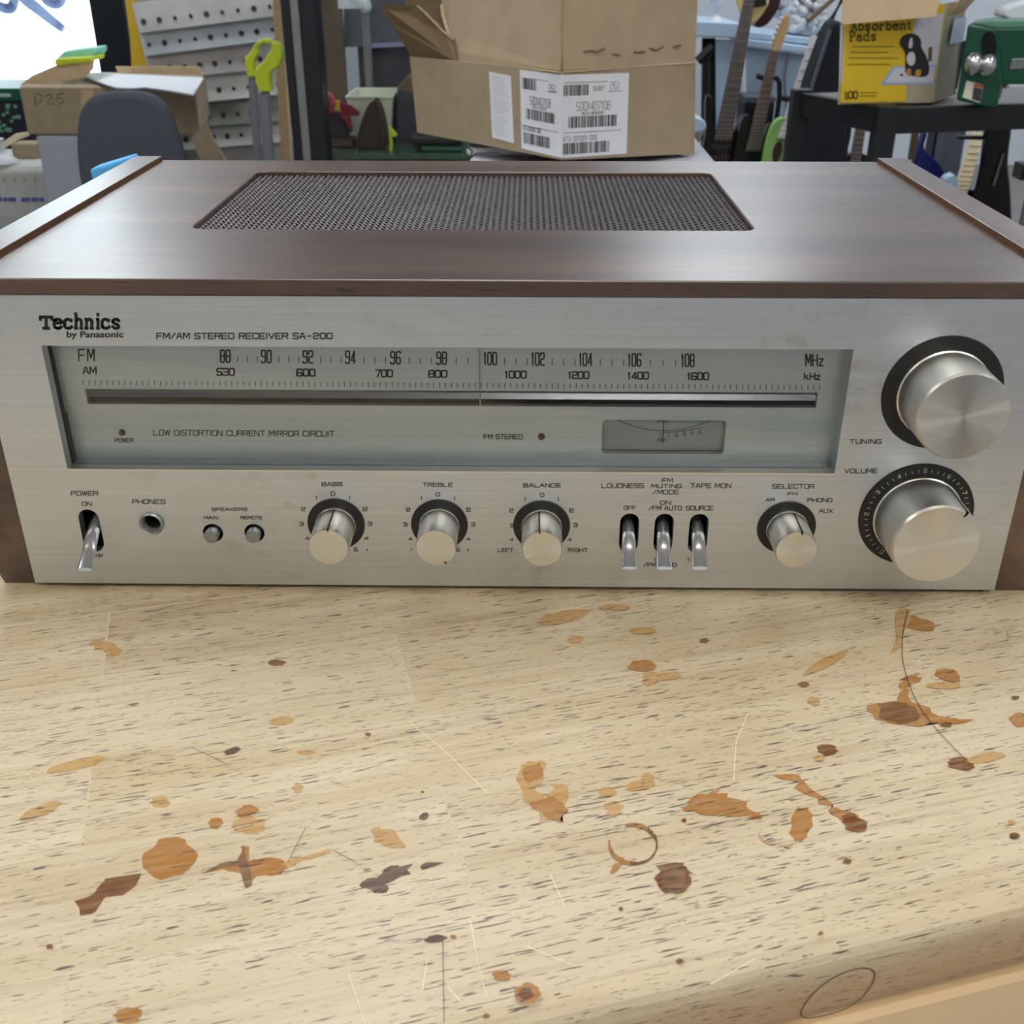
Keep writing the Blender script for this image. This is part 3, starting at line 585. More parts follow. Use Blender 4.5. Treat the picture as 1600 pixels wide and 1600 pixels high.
for s in (-1, 1):
    x0, x1 = (XW, XW+KP) if s > 0 else (-XW-KP, -XW)
    prof = [(.0006, .008), (.004, 0), (D-.004, 0), (D, .006), (D, ZT+TW+LIP), (.0006, ZT+TW+LIP)]
    bm = BM(); extr(bm, [(x0, y, z) for y, z in prof], (x1-x0, 0, 0)); bm.normal_update()
    for f in bm.faces:
        c_ = f.calc_center_median()
        if len(f.verts) == 6 and abs(c_.x - s*XW) < 1e-5: f.material_index = 1
    obj('side_panel', bm, [M['walnut_side'], M['core']], rec, bevel=.0003)
for x in (-.17, .17):
    for y in (.04, .21): bm = BM(); box(bm, (x-.01, y-.01, 0), (x+.01, y+.01, H0+.003)); obj('foot', bm, M['black'], rec)
# knobs
def knob(name, x, z, R, L, SR, ang=None, marks=False):
    bm = BM(); lathe_y(bm, [(0, -.0008), (R*1.03, -.0008), (R*1.03, -.0022), (R*1.0, -.0026), (R*.99, -L+.0010), (R*.945, -L), (0, -L)], 96, x, z, [0, 0, 0, 0, 0, 1])
    for f in bm.faces:
        f.smooth = True
    k = obj(name, bm, [M['knob_side'], M['knob_face']], rec, origin=(x, 0, z), smooth=25)
    bm = BM(); lathe_y(bm, [(0, -.0001), (SR, -.0001), (SR*.985, -.0007), (0, -.0009)], 96, x, z); sk = obj('skirt', bm, M['black'], k, smooth=30)
    if ang is not None:
        bm = BM(); a = math.radians(ang); s, c = math.sin(a), math.cos(a); w = .0004 if R > .012 else .00035
        dx, dz = s, c; tx, tz = c, -s; r1, r0 = R*1.006, R*.86
        o = Vector((x, 0, z)); pt = lambda r, t, y: o + Vector((dx*r + tx*t, y, dz*r + tz*t))
        extr(bm, [pt(r0, -w, -L-.0001), pt(r0, w, -L-.0001), pt(r1, w, -L-.0001), pt(r1, -w, -L-.0001)], (0, .001, 0)); extr(bm, [pt(R*.9, -w, -.003), pt(R*.9, w, -.003), pt(r1, w, -.003), pt(r1, -w, -.003)], (0, -L+.0029, 0))
        obj('pointer_mark', bm, M['rust'], k)
    if marks:
        bm = BM(); e = -.00096
        for q in range(41):
            a = math.radians(-146 + 292*q/40); rr = SR*.88
            if q % 4 == 0:
                n = str(q//4); h = .0013; w = .0010 if len(n) == 1 else .002
                ctr = Vector((x + rr*math.sin(a), e, z + rr*math.cos(a))); ux = Vector((math.cos(a), 0, -math.sin(a))); uz = Vector((math.sin(a), 0, math.cos(a)))
                text(bm, n, lambda u, v, ctr=ctr, ux=ux, uz=uz, w=w, h=h: ctr + ux*((u-.5)*w*1.2) + uz*((v-.5)*h*1.3), .0003)
            else:
                d = Vector((math.sin(a), 0, math.cos(a))); b = Vector((x, e, z)); ribbon(bm, [b + d*(SR*.845), b + d*(SR*.90)], .00022)
        obj('scale_marks', bm, M['white_ink'], k)
    return k
knob('tuning_knob', .1705, .0940, .0179, .0245, .0239); knob('volume_knob', .1696, .0394, .0178, .0260, .0239, 33, True)
knob('bass_knob', -.0749, .0332, .0084, .0200, .0122, 2); knob('treble_knob', -.0309, .0332, .0084, .0200, .0121, 152); knob('balance_knob', .0125, .0330, .0084, .0200, .0121, -8); knob('selector_knob', .1161, .0330, .0086, .0195, .0124, 10)
# levers
def lever(name, x0, z0, tip, w):
    a = Vector((x0, .006, z0)); b = tip; d = b - a; rings = []
    for t, hw, hh in ((0, .0024, .0024), (.40, .0028, .0028), (.58, .0030, .0028), (.64, .0030, .0022), (.72, .0029, .0012), (1, w, .0007)):
        c = a + d*t; up = Vector((0, .45, 1)).normalized(); sh = .0 if t < .6 else -.0010
        rings.append([c + Vector((1, 0, 0))*(hw*math.cos(q)*(1 if t < .7 else min(1.0, 1.25))) + up*(hh*math.sin(q) + sh) for q in [2*math.pi*k/16 for k in range(16)]])
    bm = BM(); loft(bm, rings); return obj(name, bm, M['chrome'], rec, smooth=35)
lever('power_lever', -.1792, .0330, P(132, 886, -.0165), .0032)
for n, x, px in (('loudness_lever', .0497, 983.5), ('muting_lever', .0644, 1038.5), ('tape_monitor_lever', .0791, 1094)): lever(n, x, .0330, P(px, 884, -.0150), .0033)
# headphone jack, push buttons
bm = BM(); lathe_y(bm, [(.0050, .004), (.0052, -.0012), (.0046, -.0018), (.0040, -.0012), (.0034, .003)], 40, JX, JZ); jk = obj('headphone_jack', bm, M['silver'], rec, smooth=40)
bm = BM(); lathe_y(bm, [(.0034, .002), (.0030, .004), (0, .012)], 32, JX, JZ); obj('socket_hole', bm, M['void'], jk)
for x, z in ((-.1281, .0285), (-.1103, .0286)):
    bm = BM(); lathe_y(bm, [(.0031, .008), (.0031, -.0035), (.0027, -.0042), (0, -.0044)], 32, x, z); obj('speaker_button', bm, M['steel'], rec, smooth=35)
    
# ------------------------------------------------------------------ background helper: one-mesh part from a pixel outline on a plane at Y
def pp(name, px, Y, depth, mat, parent, smooth=0, bevel=0, label=None):
    bm = BM(); prism(bm, px, Y, depth, 0, smooth); return obj(name, bm, mat, parent, bevel=bevel, smooth=35 if smooth else None, label=label)
def base(px, py, Y, z=None):
    p = P(px, py, Y); return (p.x, p.y, p.z if z is None else z)
def legs(parent, x0, x1, y0, y1, z, r, mat):
    for x in (x0, x1):
        for y in (y0, y1):
            bm = BM(); box(bm, (x-r, y-r, FL), (x+r, y+r, z)); obj('leg', bm, mat, parent)

# ---- big open carton on a white cart
CZ = -.034
cart = thing('utility_cart', 'white topped cart under the big open carton with the shipping label', 'cart', (.1, 1.45, FL))
cx0, cx1 = G(735, 246, CZ).x, G(1092, 246, CZ).x + .02
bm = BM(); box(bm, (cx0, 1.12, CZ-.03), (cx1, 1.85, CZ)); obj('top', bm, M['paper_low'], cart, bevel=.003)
legs(cart, cx0+.03, cx1-.03, 1.15, 1.82, CZ-.03, .015, M['tube'])
YA, YLf, YR = 1.15, 1.38, 1.30
A0 = P(878, 250, YA); L0 = P(652, 207, YLf); R0 = P(1085, 240, YR); B0 = L0 + R0 - A0
A1 = P(877, 112, YA); L1 = P(640, 88, YLf+.005); R1 = P(1087, 98, YR); B1 = L1 + R1 - A1
big = thing('cardboard_box', 'large open brown carton with torn flaps and a white shipping label round its corner', 'box', tuple(A0))
TK = .004
def panel(bm, q, t, mi=0):
    """thin board: quad q (front side), thickness t to the back"""
    n = (q[1]-q[0]).cross(q[-1]-q[0]).normalized()
    if n.y < 0: n = -n
    extr(bm, q, n*t, mi)
bm = BM(); ctr = (A0 + B0)/2
for a, b, c, d in ((L0, A0, A1, L1), (A0, R0, R1, A1), (R0, B0, B1, R1), (B0, L0, L1, B1)):
    n = (b-a).cross(d-a).normalized(); 
    if n.dot(ctr - a) < 0: n = -n
    extr(bm, [a, b, c, d], n*TK)
extr(bm, [A0, R0, B0, L0], (0, 0, .005))
body = obj('body', bm, M['card'], big)
nl = (A0-L0).cross(Vector((0, 0, 1))).normalized(); nr = (R0-A0).cross(A1-A0).normalized(); nl = (A0-L0).cross(L1-L0).normalized()
for n in (nl, nr):
    if n.y > 0: n.negate()
pl = A0 + nl*.0012; pr = A0 + nr*.0012
bm = BM(); tube(bm, [P(878, 114, 1.155), P(880, 60, 1.17), P(880.5, -60, 1.20)], .0035, 6); obj('seam', bm, M['card_in'], big)  # dark tube added in place of the shade between the upright flaps
def flap(name, px, Ys, mat, t=.004, label=None):
    q = [P(x, y, Y) for (x, y), Y in zip(px, Ys)]; bm = BM(); n = (q[1]-q[0]).cross(q[2]-q[1]).normalized()
    if n.y < 0: n = -n
    extr(bm, q, n*t); return obj(name, bm, mat, big, label=label)
flap('flap', [(881, 110), (1086, 97), (1093, -60), (1096, -110), (884, -120)], [YA+.002, YR, YR+.03, YR+.05, YA+.05], M['card'], label='right front flap standing upright')
flap('flap', [(714, 97), (875, 110), (877, -120), (700, -120), (688, -10), (692, 20), (702, 50), (708, 80)], [1.32, YA+.002, YA+.05, 1.40, 1.40, 1.38, 1.35, 1.33], M['card'], label='left front flap standing upright')
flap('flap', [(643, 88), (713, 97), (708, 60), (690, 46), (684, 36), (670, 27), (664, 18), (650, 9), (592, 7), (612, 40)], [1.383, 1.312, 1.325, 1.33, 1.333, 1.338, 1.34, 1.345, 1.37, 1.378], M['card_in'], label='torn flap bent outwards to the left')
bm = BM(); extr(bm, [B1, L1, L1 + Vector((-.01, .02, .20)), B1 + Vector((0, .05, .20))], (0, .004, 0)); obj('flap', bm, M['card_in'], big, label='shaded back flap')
bm = BM()
tube(bm, [P(714, 99, 1.318), P(790, 104, 1.238), P(874, 113, 1.148)], .0014, 6); tube(bm, [P(881, 113, 1.149), P(980, 105, 1.222), P(1085, 98, 1.297)], .0012, 6)
tube(bm, [P(710, 88, 1.325), P(703, 60, 1.345), P(692, 25, 1.375), P(690, 8, 1.385)], .0024, 6); tube(bm, [P(708, 62, 1.322), P(690, 47, 1.327), P(672, 28, 1.334), P(652, 9, 1.34)], .0012, 6)
obj('torn_edge', bm, M['card_edge'], big)
bm = BM()
for px in ([(912,80),(925,78),(931,81),(944,75)], [(957,84),(968,86)], [(990,81),(1008,80)], [(1015,75),(1025,78),(1036,72)], [(1052,73),(1063,70)]):
    nn = nr; pts = [on(x, y, A1 + Vector((0, .003, 0)), (R1-A1).cross(Vector((0, .05, .2))).normalized()) for x, y in px]; bm = BM(); tube(bm, [p - Vector((0, .004, 0)) for p in pts], .0015, 5); obj('puncture', bm, M['card_in'], big)
# labels on the two faces
def label_part(bm, c, pln, n):
    q = [on(x, y, pln, n) for x, y in c]; extr(bm, q, -n*.0006); return quad_on(c, pln + n*.0003, n)
bm = BM(); fl = label_part(bm, [(812, 109), (877.3, 117), (877.6, 247), (815, 232)], pl, nl); fr = label_part(bm, [(877.3, 117), (983, 114), (979, 240), (877.6, 247)], pr, nr)
lab = obj('shipping_label', bm, M['paper'], big, label='white shipping label wrapped round the corner')
bm = BM()
def bars(f, u0, v0, u1, v1, n, seed):
    r = random.Random(seed); x = 0; w = []
    for k in range(n): w.append((r.choice((1, 1, 2, 3)), r.choice((1, 1, 2))))
    tot = sum(a+b for a, b in w)
    for a, b in w:
        p0, p1 = u0 + (u1-u0)*x/tot, u0 + (u1-u0)*(x+a)/tot; face(bm, [f(p0, v0), f(p1, v0), f(p1, v1), f(p0, v1)]); x += a + b
def tx(f, s, u0, v0, u1, v1, w, n): ribbon.n = n; text(bm, s, lambda u, v: f(u0 + (u1-u0)*u, v1 + (v0-v1)*v), w*.8, gap=.42)
bars(fl, .06, .10, .40, .23, 15, 1); bars(fr, .03, .12, .40, .25, 22, 2); bars(fl, .14, .47, .84, .60, 22, 3); bars(fr, .10, .50, .83, .64, 30, 4); bars(fl, .06, .78, .72, .92, 22, 5); bars(fr, .02, .82, .73, .96, 32, 6)
tx(fr, '261', .72, .10, .86, .19, .0008, nr); tx(fl, '261', .70, .13, .86, .22, .0008, nl); tx(fr, '500X407108', .22, .33, .72, .43, .0008, nr); tx(fl, '500X407108', .24, .31, .74, .41, .0008, nl)
tx(fr, 'NCD-HEADER', .30, .45, .62, .485, .0007, nr); tx(fl, 'NCD-HEADER', .3, .42, .64, .455, .0005, nl); tx(fr, '473-001001-006', .02, .74, .53, .80, .0007, nr); tx(fl, '473-001001-006', .05, .69, .5, .75, .0007, nl)
tx(fr, '761607', .45, .15, .62, .20, .0007, nr); tx(fr, '78 COLUMBIA DRIVE RICHMOND', .03, .085, .68, .11, .0004, nr) if False else None
for f, n, a in ((fr, nr, .9), (fl, nl, .9)):
    ribbon.n = n; ribbon(bm, [f(.02, .695), f(a, .695)], .0006); ribbon(bm, [f(.05, .095), f(.68, .095)], .0006); ribbon(bm, [f(.68, .215), f(.9, .215)], .0007)
ribbon.n = Vector((0, -1, 0)); obj('lettering', bm, M['ink'], lab)
bm = BM(); f2 = label_part(bm, [(764, 112), (798, 119), (803, 224), (769, 215)], pl, nl); lb2 = obj('info_label', bm, M['paper'], big, label='narrow white text label')
bm = BM(); ribbon.n = nl
for k in range(26):
    v = .07 + .034*k
    if k in (8, 16): continue
    ribbon(bm, [f2(.12, v), f2(.55 + .35*random.random(), v)], .0005)
ribbon.n = Vector((0, -1, 0)); obj('lettering', bm, M['paper_low'], lb2)

def rect_(x0, x1, y0, y1, z): return [Vector((x0, y0, z)), Vector((x1, y0, z)), Vector((x1, y1, z)), Vector((x0, y1, z))]
# ---- left: workbench sack, carton on its white box, chair
YT = 4.32
bg1 = thing('storage_tote', 'pale storage tote with a blue printed line on the floor at the far left', 'tote', base(20, 345, YT, FL))
zt0, zb0 = P(20, 259, YT).z, FL + .002; xa_, xb_ = P(-110, 300, YT).x, P(80, 300, YT).x
bm = BM(); loft(bm, [rect_(xa_+.03, xb_-.03, YT+.03, YT+.42, zb0), rect_(xa_+.005, xb_-.005, YT+.005, YT+.445, zb0+.10), rect_(xa_, xb_, YT, YT+.45, zt0-.03), rect_(xa_+.01, xb_-.01, YT+.01, YT+.44, zt0)]); obj('body', bm, M['sack'], bg1, bevel=.02)
bm = BM()
for a, b in ((-12, 2), (5, 10), (12, 24), (33, 46), (49, 58), (60, 68)): prism(bm, [(a, 309), (b, 309), (b, 315), (a, 315)], YT-.003, .012)
obj('printed_lettering', bm, M['sackprint'], bg1, label='blue printed line')
for x in (4, 20, 36, 52): bm = BM(); prism(bm, [(x, 277), (x+5, 277), (x+5, 285), (x, 285)], YT-.001, .006); obj('vent_slot', bm, M['greige'], bg1)
YC = 3.9
wb = thing('white_box', 'tall white box standing under the handwritten carton', 'box', base(90, 320, YC, FL))
a, b = P(55, 212, YC), P(128, 212, YC)
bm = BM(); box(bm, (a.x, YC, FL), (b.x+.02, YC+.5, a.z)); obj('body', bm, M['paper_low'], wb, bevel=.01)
zc = a.z + .004
cb = thing('cardboard_box', 'brown carton with handwritten digits and white paper on top, left of the metal slats', 'box', base(170, 210, YC, zc))
a, b, c_ = P(31, 138, YC), P(312, 150, YC), P(36, 208, YC)
x0, x1, zt_ = P(36, 170, YC).x, P(309, 170, YC).x, P(100, 136, YC).z
dv = ray(306, 170); dv.z = 0; dv = dv.normalized()*.55 + Vector((.05, 0, 0)); bm = BM(); extr(bm, [Vector((x0, YC, zc)), Vector((x1, YC, zc)), Vector((x1, YC, zt_)), Vector((x0, YC, zt_))], dv); obj('body', bm, M['card'], cb, bevel=.006)
pp('flap', [(30, 134), (50, 118), (85, 103), (147, 91), (145, 108), (131, 122), (90, 128)], YC+.12, .008, M['card_tan'], cb, label='raised left top flap')
pp('flap', [(180, 104), (312, 104), (314, 117), (185, 114)], YC+.3, .01, M['card_tan'], cb, label='raised right top flap')
bm = BM()
for s in ([(55,148),(55,164),(64,158),(66,150),(58,146)], [(71,150),(79,147),(81,152),(73,164),(84,162)], [(99,146),(90,148),(89,154),(97,153),(100,159),(92,163)]): tube(bm, [P(x, y, YC-.001) for x, y in s], .0022, 5)
obj('handwriting', bm, M['card_in'], cb, label='faint handwritten digits')
pp('packing_tape', [(127, 141), (146, 141), (146, 209), (127, 209)], YC-.003, .004, M['tanwood'], cb)
t = thing('paper_sheet', 'crumpled white paper draped over the handwritten carton', 'paper', base(220, 140, YC))
bm = BM(); g = [[None]*5 for _ in range(9)]
for i in range(9):
    for j in range(5):
        u, v = i/8, j/4; x = 128 + 190*u - 22*v*(u > .5) + 6*v; yt = 114 + 9*u; yb = [122, 131, 139, 140, 138, 139, 142, 146, 150][i]
        p = G(x, yt + (yb-yt)*v, zt_ + .014 + .004*math.sin(i*1.9+j)); g[i][j] = p
vv = [[bm.verts.new(p) for p in r] for r in g]; v2 = [[bm.verts.new(p + Vector((0, .002, .004))) for p in r] for r in g]
for i in range(8):
    for j in range(4): bm.faces.new((vv[i][j], vv[i+1][j], vv[i+1][j+1], vv[i][j+1])); bm.faces.new((v2[i][j], v2[i][j+1], v2[i+1][j+1], v2[i+1][j]))
obj('sheet', bm, M['paper'], t, smooth=60)
t = thing('sponge_pad', 'green and yellow sponge pad lying on the open carton flap', 'sponge', base(115, 95, YC+.15))
pp('pad', [(84, 95), (90, 92), (145, 89), (143, 96), (87, 103)], YC+.10, .14, M['lime'], t, bevel=.005); pp('cover', [(84, 95), (100, 80), (147, 75), (149, 80), (144, 89)], YC+.16, .14, M['teal'], t, bevel=.005)
YCH = 3.2
ch = thing('office_chair', 'dark grey office chair in front of the handwritten carton', 'chair', base(200, 290, YCH, FL))
pp('backrest', [(124, 296), (118, 250), (117, 205), (122, 172), (140, 150), (175, 144), (208, 144), (236, 150), (256, 168), (268, 195), (280, 235), (292, 280), (285, 330), (150, 335)], YCH, .07, M['chairc'], ch, smooth=2, bevel=.02)
bm = BM(); tube(bm, [P(x, y, YCH+.05) for x, y in ((258, 168), (268, 188), (279, 222), (291, 262), (297, 300))], .012, 8); obj('back_rim', bm, M['black'], ch)
cz = P(200, 335, YCH).z - .05; xc = P(200, 300, YCH).x
bm = BM(); box(bm, (xc-.23, YCH-.42, cz-.07), (xc+.23, YCH+.02, cz)); obj('seat', bm, M['chairc'], ch, bevel=.03)
bm = BM(); tube(bm, [(xc, YCH-.2, cz-.07), (xc, YCH-.2, FL+.08)], .03, 12); obj('post', bm, M['tube'], ch)
for k in range(5):
    a = math.radians(72*k+10); bm = BM(); tube(bm, [(xc, YCH-.2, FL+.09), (xc+.28*math.cos(a), YCH-.2+.28*math.sin(a), FL+.03)], .03, 8, r2=.022); obj('base_arm', bm, M['black'], ch)
bm = BM(); bm2 = [P(139, 265, .36), P(200, 247, .36), P(207, 262, .36), P(152, 288, .36)]
t = thing('blue_foam_block', 'bright blue foam strip leaning behind the receiver', 'foam block', (bm2[0].x+.01, .37, 0))
q = [P(139, 265, .36), P(202, 246, .36)]; extr(bm, [Vector((q[0].x, .36, q[0].z)), Vector((q[1].x, .36, q[1].z)), Vector((q[1].x+.01, .36, 0)), Vector((q[0].x+.012, .36, 0))], (0, .02, 0)); obj('block', bm, M['sky'], t, bevel=.002)
# far left clutter
YD = 5.0
t = thing('storage_bin', 'dark printed storage box with a green band at the left window', 'box', base(0, 215, YD, FL))
a, b = P(-60, 140, YD), P(34, 140, YD)
bm = BM(); box(bm, (a.x, YD, FL), (b.x, YD+.4, P(0, 158, YD).z)); obj('body', bm, M['navy'], t, bevel=.008)
bm = BM(); box(bm, (a.x, YD-.004, P(0, 158, YD).z), (b.x-.005, YD+.4, P(0, 138, YD).z)); lid = obj('lid', bm, M['green'], t, bevel=.006, label='green lid band')
bm = BM(); box(bm, (P(-30, 148, YD).x, YD-.007, P(0, 151, YD).z), (P(17, 148, YD).x, YD-.004, P(0, 146, YD).z)); obj('lettering', bm, M['paper_low'], lid)
bm = BM(); r = random.Random(3)
for k in range(26):
    x, y = r.uniform(-20, 30), r.uniform(162, 208); p = P(x, y, YD-.002); ellipsoid(bm, p, (.010, .002, .008), 8)
obj('printed_leaves', bm, M['green_lt'], t)
YK = YT + .16
t = thing('cardboard_box', 'small plain brown carton standing on the pale storage tote', 'box', base(40, 258, YK, zt0))
a, b = P(16, 225, YK), P(56, 225, YK); bm = BM(); box(bm, (a.x, YK, zt0+.001), (b.x, YK+.10, a.z)); obj('body', bm, M['card'], t, bevel=.005)
t = thing('wooden_paddle', 'cream wooden paddle lying across the small plain carton', 'paddle', base(20, 220, YK))
pp('blade', [(-20, 238), (24, 209), (45, 206), (46, 212), (28, 219), (-18, 247)], YK-.012, .010, M['maple_lt'], t, bevel=.004)
t = thing('plastic_stand', 'white plastic pedestal with a flared foot standing on the pale storage tote', 'stand', base(6, 264, YT+.05, zt0))
YQ = YT + .05; p = P(6, 262, YQ); q_ = (YQ - CAM.y)/FPX
bm = BM(); loft(bm, [[Vector((p.x + r*q_*math.cos(2*math.pi*k/24), YQ + r*q_*.7*math.sin(2*math.pi*k/24), zt0 + .001 + z*q_)) for k in range(24)] for r, z in ((25, 0), (24, 5), (14, 12), (7, 17), (6, 28), (9, 36))]); obj('body', bm, M['white'], t, smooth=50)

# ---- perforated slats, yellow board, hooked poles
YS = 4.6
t = thing('yellow_board', 'yellow board edge beside the black window frame', 'board', base(210, 100, 4.75, FL))
pp('board', [(190, -40), (206, -40), (210, 30), (216, 60), (226, 105), (250, 330), (216, 330), (203, 60)], 4.72, .04, M['yellow'], t, bevel=.003)
words = ['topmost', 'second', 'third', 'fourth', 'fifth', 'sixth', 'lowest']
rows_ = [(11, -14, 'slat'), (47, 22, 'slat_a'), (85, 66, 'slat_b'), (126, 108, 'slat_c'), (162, 150, 'slat_d'), (196, 182, 'slat_c'), (230, 222, 'slat')]
for i, ((yl, yr, mt), wd) in enumerate(zip(rows_, words)):
    xl, xr = 208 + i*9, 432 + i*4; h = 40 if i < 6 else 60
    s = thing('metal_shelf', 'perforated grey metal shelf strip, %s beside the yellow board' % (wd if wd in ('topmost', 'lowest') else wd + ' from the top'), 'shelf', base((xl+xr)/2, (yl+yr)/2 + h/2, YS), 'perforated metal shelf strips')
    yi = YS - .004*i
    q = [P(xl-2, yl-5, yi+.05), P(xr, yr-5, yi+.05), P(xr+5, yr+h-1, yi), P(xl+10, yl+h+1, yi)]
    bm = BM(); extr(bm, q, (0, .006, .002)); extr(bm, [q[3], q[2], q[2] + Vector((0, .03, -.004)), q[3] + Vector((0, .03, -.004))], (0, 0, .003))
    n_ = (q[1]-q[0]).cross(q[3]-q[0]).normalized(); n_ = n_ if n_.y < 0 else -n_
    nh = 9
    for k in range(nh):
        u = (k+.45)/nh; c = (q[0]*(1-u) + q[1]*u)*.36 + (q[3]*(1-u) + q[2]*u)*.64 + n_*.006
        rr = .0115 if (k*7+i*3) % 9 in (0, 1, 7, 4) else .008; e1 = (q[1]-q[0]).normalized(); e2 = n_.cross(e1)
        extr(bm, [c + e1*(rr*math.cos(a)) + e2*(rr*math.sin(a)) for a in [2*math.pi*m_/14 for m_ in range(14)]], -n_*.008, 1)
    obj('plate', bm, [M[mt], M['hole']], s)
t = thing('backing_screen', 'grey screen standing behind the perforated metal slats', 'screen', base(330, 100, 5.0, FL))
a, b = P(205, 0, 5.0), P(452, 0, 5.0); bm = BM(); box(bm, (a.x, 5.0, FL), (b.x, 5.05, CE-.4)); obj('board', bm, M['slat'], t)
t = thing('wooden_post', 'narrow tan wooden post beside the black cabinet frame', 'post', base(446, 240, 4.4, FL))
pp('post', [(424, -40), (437, -40), (458, 330), (443, 330)], 4.4, .05, M['tanwood'], t)
t = thing('cardboard_strip', 'brown cardboard strip leaning below the handwritten carton', 'cardboard', base(320, 250, 3.7))
pp('strip', [(298, 214), (320, 194), (358, 262), (372, 320), (345, 330)], 3.75, .02, M['card'], t)
for lab_, px, tub in (('grey pole with lime hooked top, front one of the pair by the metal slats', [(399,96),(416,82),(422,74),(412,66),(404,62),(396,66),(396,72),(404,74),(404,78),(397,90),(397,96)], None),):
    pass
YP = 3.6
def pole(label, hook, body, w, Y):
    s = thing('hooked_pole', label, 'pole', base(body[1][0], body[1][1], Y, FL), 'lime hooked poles')
    bm = BM(); (xa, ya), (xb, yb) = body; a = P(xa, ya, Y); hw = w/2*(Y-CAM.y)/FPX
    q = P(xb, yb, Y); d = (q - a); k = (FL - a.z)/d.z; e = a + d*k
    extr(bm, [a + Vector((-hw, 0, 0)), a + Vector((hw, 0, 0)), e + Vector((hw, 0, 0)), e + Vector((-hw, 0, 0))], (0, .025, 0)); sh = obj('shaft', bm, M['tube'], s, bevel=.006)
    bm = BM(); prism(bm, hook, Y-.02, .06); obj('hook', bm, M['lime'], s, bevel=.006)
pole('grey pole with a lime hook, rear left one of the pair before the metal slats', [(381,92),(393,79),(397,70),(404,63),(413,60),(423,64),(420,70),(411,67),(402,71),(403,84),(396,96),(399,121),(386,121)], [(393, 118), (402, 250)], 12, YP+.1)
pole('grey pole with a lime hook, front right one of the pair before the metal slats', [(397,112),(402,104),(414,94),(418,84),(424,78),(423,66),(428,64),(437,72),(441,80),(440,92),(434,104),(422,112),(421,120),(423,144),(405,144),(399,130)], [(411, 142), (419, 250)], 16, YP)

# ---- glass display cabinet with its contents
YG = 2.95
cab = thing('display_cabinet', 'black framed glass display cabinet behind the big open carton', 'cabinet', base(480, 240, YG, FL))
X1 = P(700, 100, YG).x; 
def vpost(px0, px1, Y, d, mat, name):
    a, b = P(px0, 100, Y), P(px1, 100, Y); bm = BM(); box(bm, (a.x, Y, FL), (b.x, Y+d, 1.0)); return obj(name, bm, mat, cab, bevel=.003)
vpost(446, 459, YG-.01, .08, M['frame'], 'frame_post'); vpost(459.5, 474.5, YG, .07, M['silver'], 'metal_strip'); vpost(475, 500, YG-.02, .1, M['frame'], 'frame_post')
gx0, gx1 = P(500, 100, YG).x, P(760, 100, YG).x
bm = BM(); box(bm, (gx0, YG+.03, FL), (gx1, YG+.036, 1.0)); obj('glass_front', bm, M['wglass'], cab)
bm = BM(); box(bm, (gx0-.02, YG+.9, FL), (gx1+.4, YG+.93, 1.0)); obj('back_panel', bm, M['dusk'], cab)
bm = BM(); a, b = P(488, 60, YG+.8), P(536, 60, YG+.8); box(bm, (a.x, YG+.8, FL), (b.x, YG+.83, 1.0)); obj('side_board', bm, M['brownboard'], cab)
zs = P(560, 240, YG+.08).z
bm = BM(); box(bm, (gx0, YG+.05, zs-.012), (gx1, YG+.78, zs)); obj('glass_shelf', bm, pbr('green_glass_edge', (74, 96, 84), .2, 0, .05), cab)
bm = BM(); box(bm, (gx0, YG+.04, FL), (gx1, YG+.79, zs-.05)); obj('lower_body', bm, M['cream'], cab)
pp('upper_panel', [(536, -60), (700, -60), (700, 66), (538, 74)], YG+.86, .02, M['dusk2'], cab); pp('rail', [(579, 68), (642, 65), (642, 72), (580, 75)], YG+.84, .02, M['lav'], cab)
r_ = thing('metal_rack', 'white metal rack post standing inside the display cabinet', 'rack', base(570, 135, YG+.55, zs))
bm = BM(); tube(bm, [P(568, -30, YG+.55), P(571, 10, YG+.55), Vector((P(577, 136, YG+.55).x, YG+.55, zs))], .014, 10); obj('post', bm, M['silver'], r_, smooth=40)
bm = BM(); box(bm, (P(530, 0, YG+.57).x, YG+.54, P(540, 13, YG+.57).z), (P(572, 0, YG+.57).x, YG+.58, P(540, -2, YG+.57).z)); ellipsoid(bm, P(571, 9, YG+.53), (.02, .02, .025)); obj('top_bar', bm, M['cloudy'], r_)
bn = thing('plastic_bin', 'white plastic bin on the shelf of the display cabinet', 'bin', base(580, 232, YG+.35, zs))
yb = YG+.28; a, b = P(541, 150, yb), P(613, 150, yb); zt2 = P(570, 156, yb).z
def rect(x0, x1, y0, y1, z): return [Vector((x0, y0, z)), Vector((x1, y0, z)), Vector((x1, y1, z)), Vector((x0, y1, z))]
bm = BM(); R1_ = [rect(a.x+.015, b.x-.015, yb+.02, yb+.20, zs+.001), rect(a.x, b.x, yb, yb+.22, zt2), rect(a.x-.004, b.x+.004, yb-.004, yb+.224, zt2+.004), rect(a.x-.004, b.x+.004, yb-.004, yb+.224, zt2+.012), rect(a.x+.006, b.x-.006, yb+.006, yb+.214, zt2+.012), rect(a.x+.02, b.x-.02, yb+.025, yb+.195, zs+.006)]
loft(bm, R1_); obj('body', bm, M['cream'], bn, bevel=.003)
po = thing('leather_pouch', 'dark brown leather pouch in front of the white plastic bin', 'pouch', base(582, 236, YG+.16, zs))
pp('body', [(555, 236), (557, 214), (566, 184), (574, 164), (583, 155), (590, 158), (597, 176), (602, 200), (607, 237)], YG+.15, .07, M['leather'], po, smooth=2, bevel=.012)
bm = BM(); tube(bm, [P(588, 158, YG+.147), P(592, 190, YG+.145), P(592, 235, YG+.147)], .004, 8); obj('seam', bm, M['leather'], po)
dk = thing('dark_case', 'dark brown upright case beside the white plastic bin', 'case', base(635, 230, YG+.3, zs))
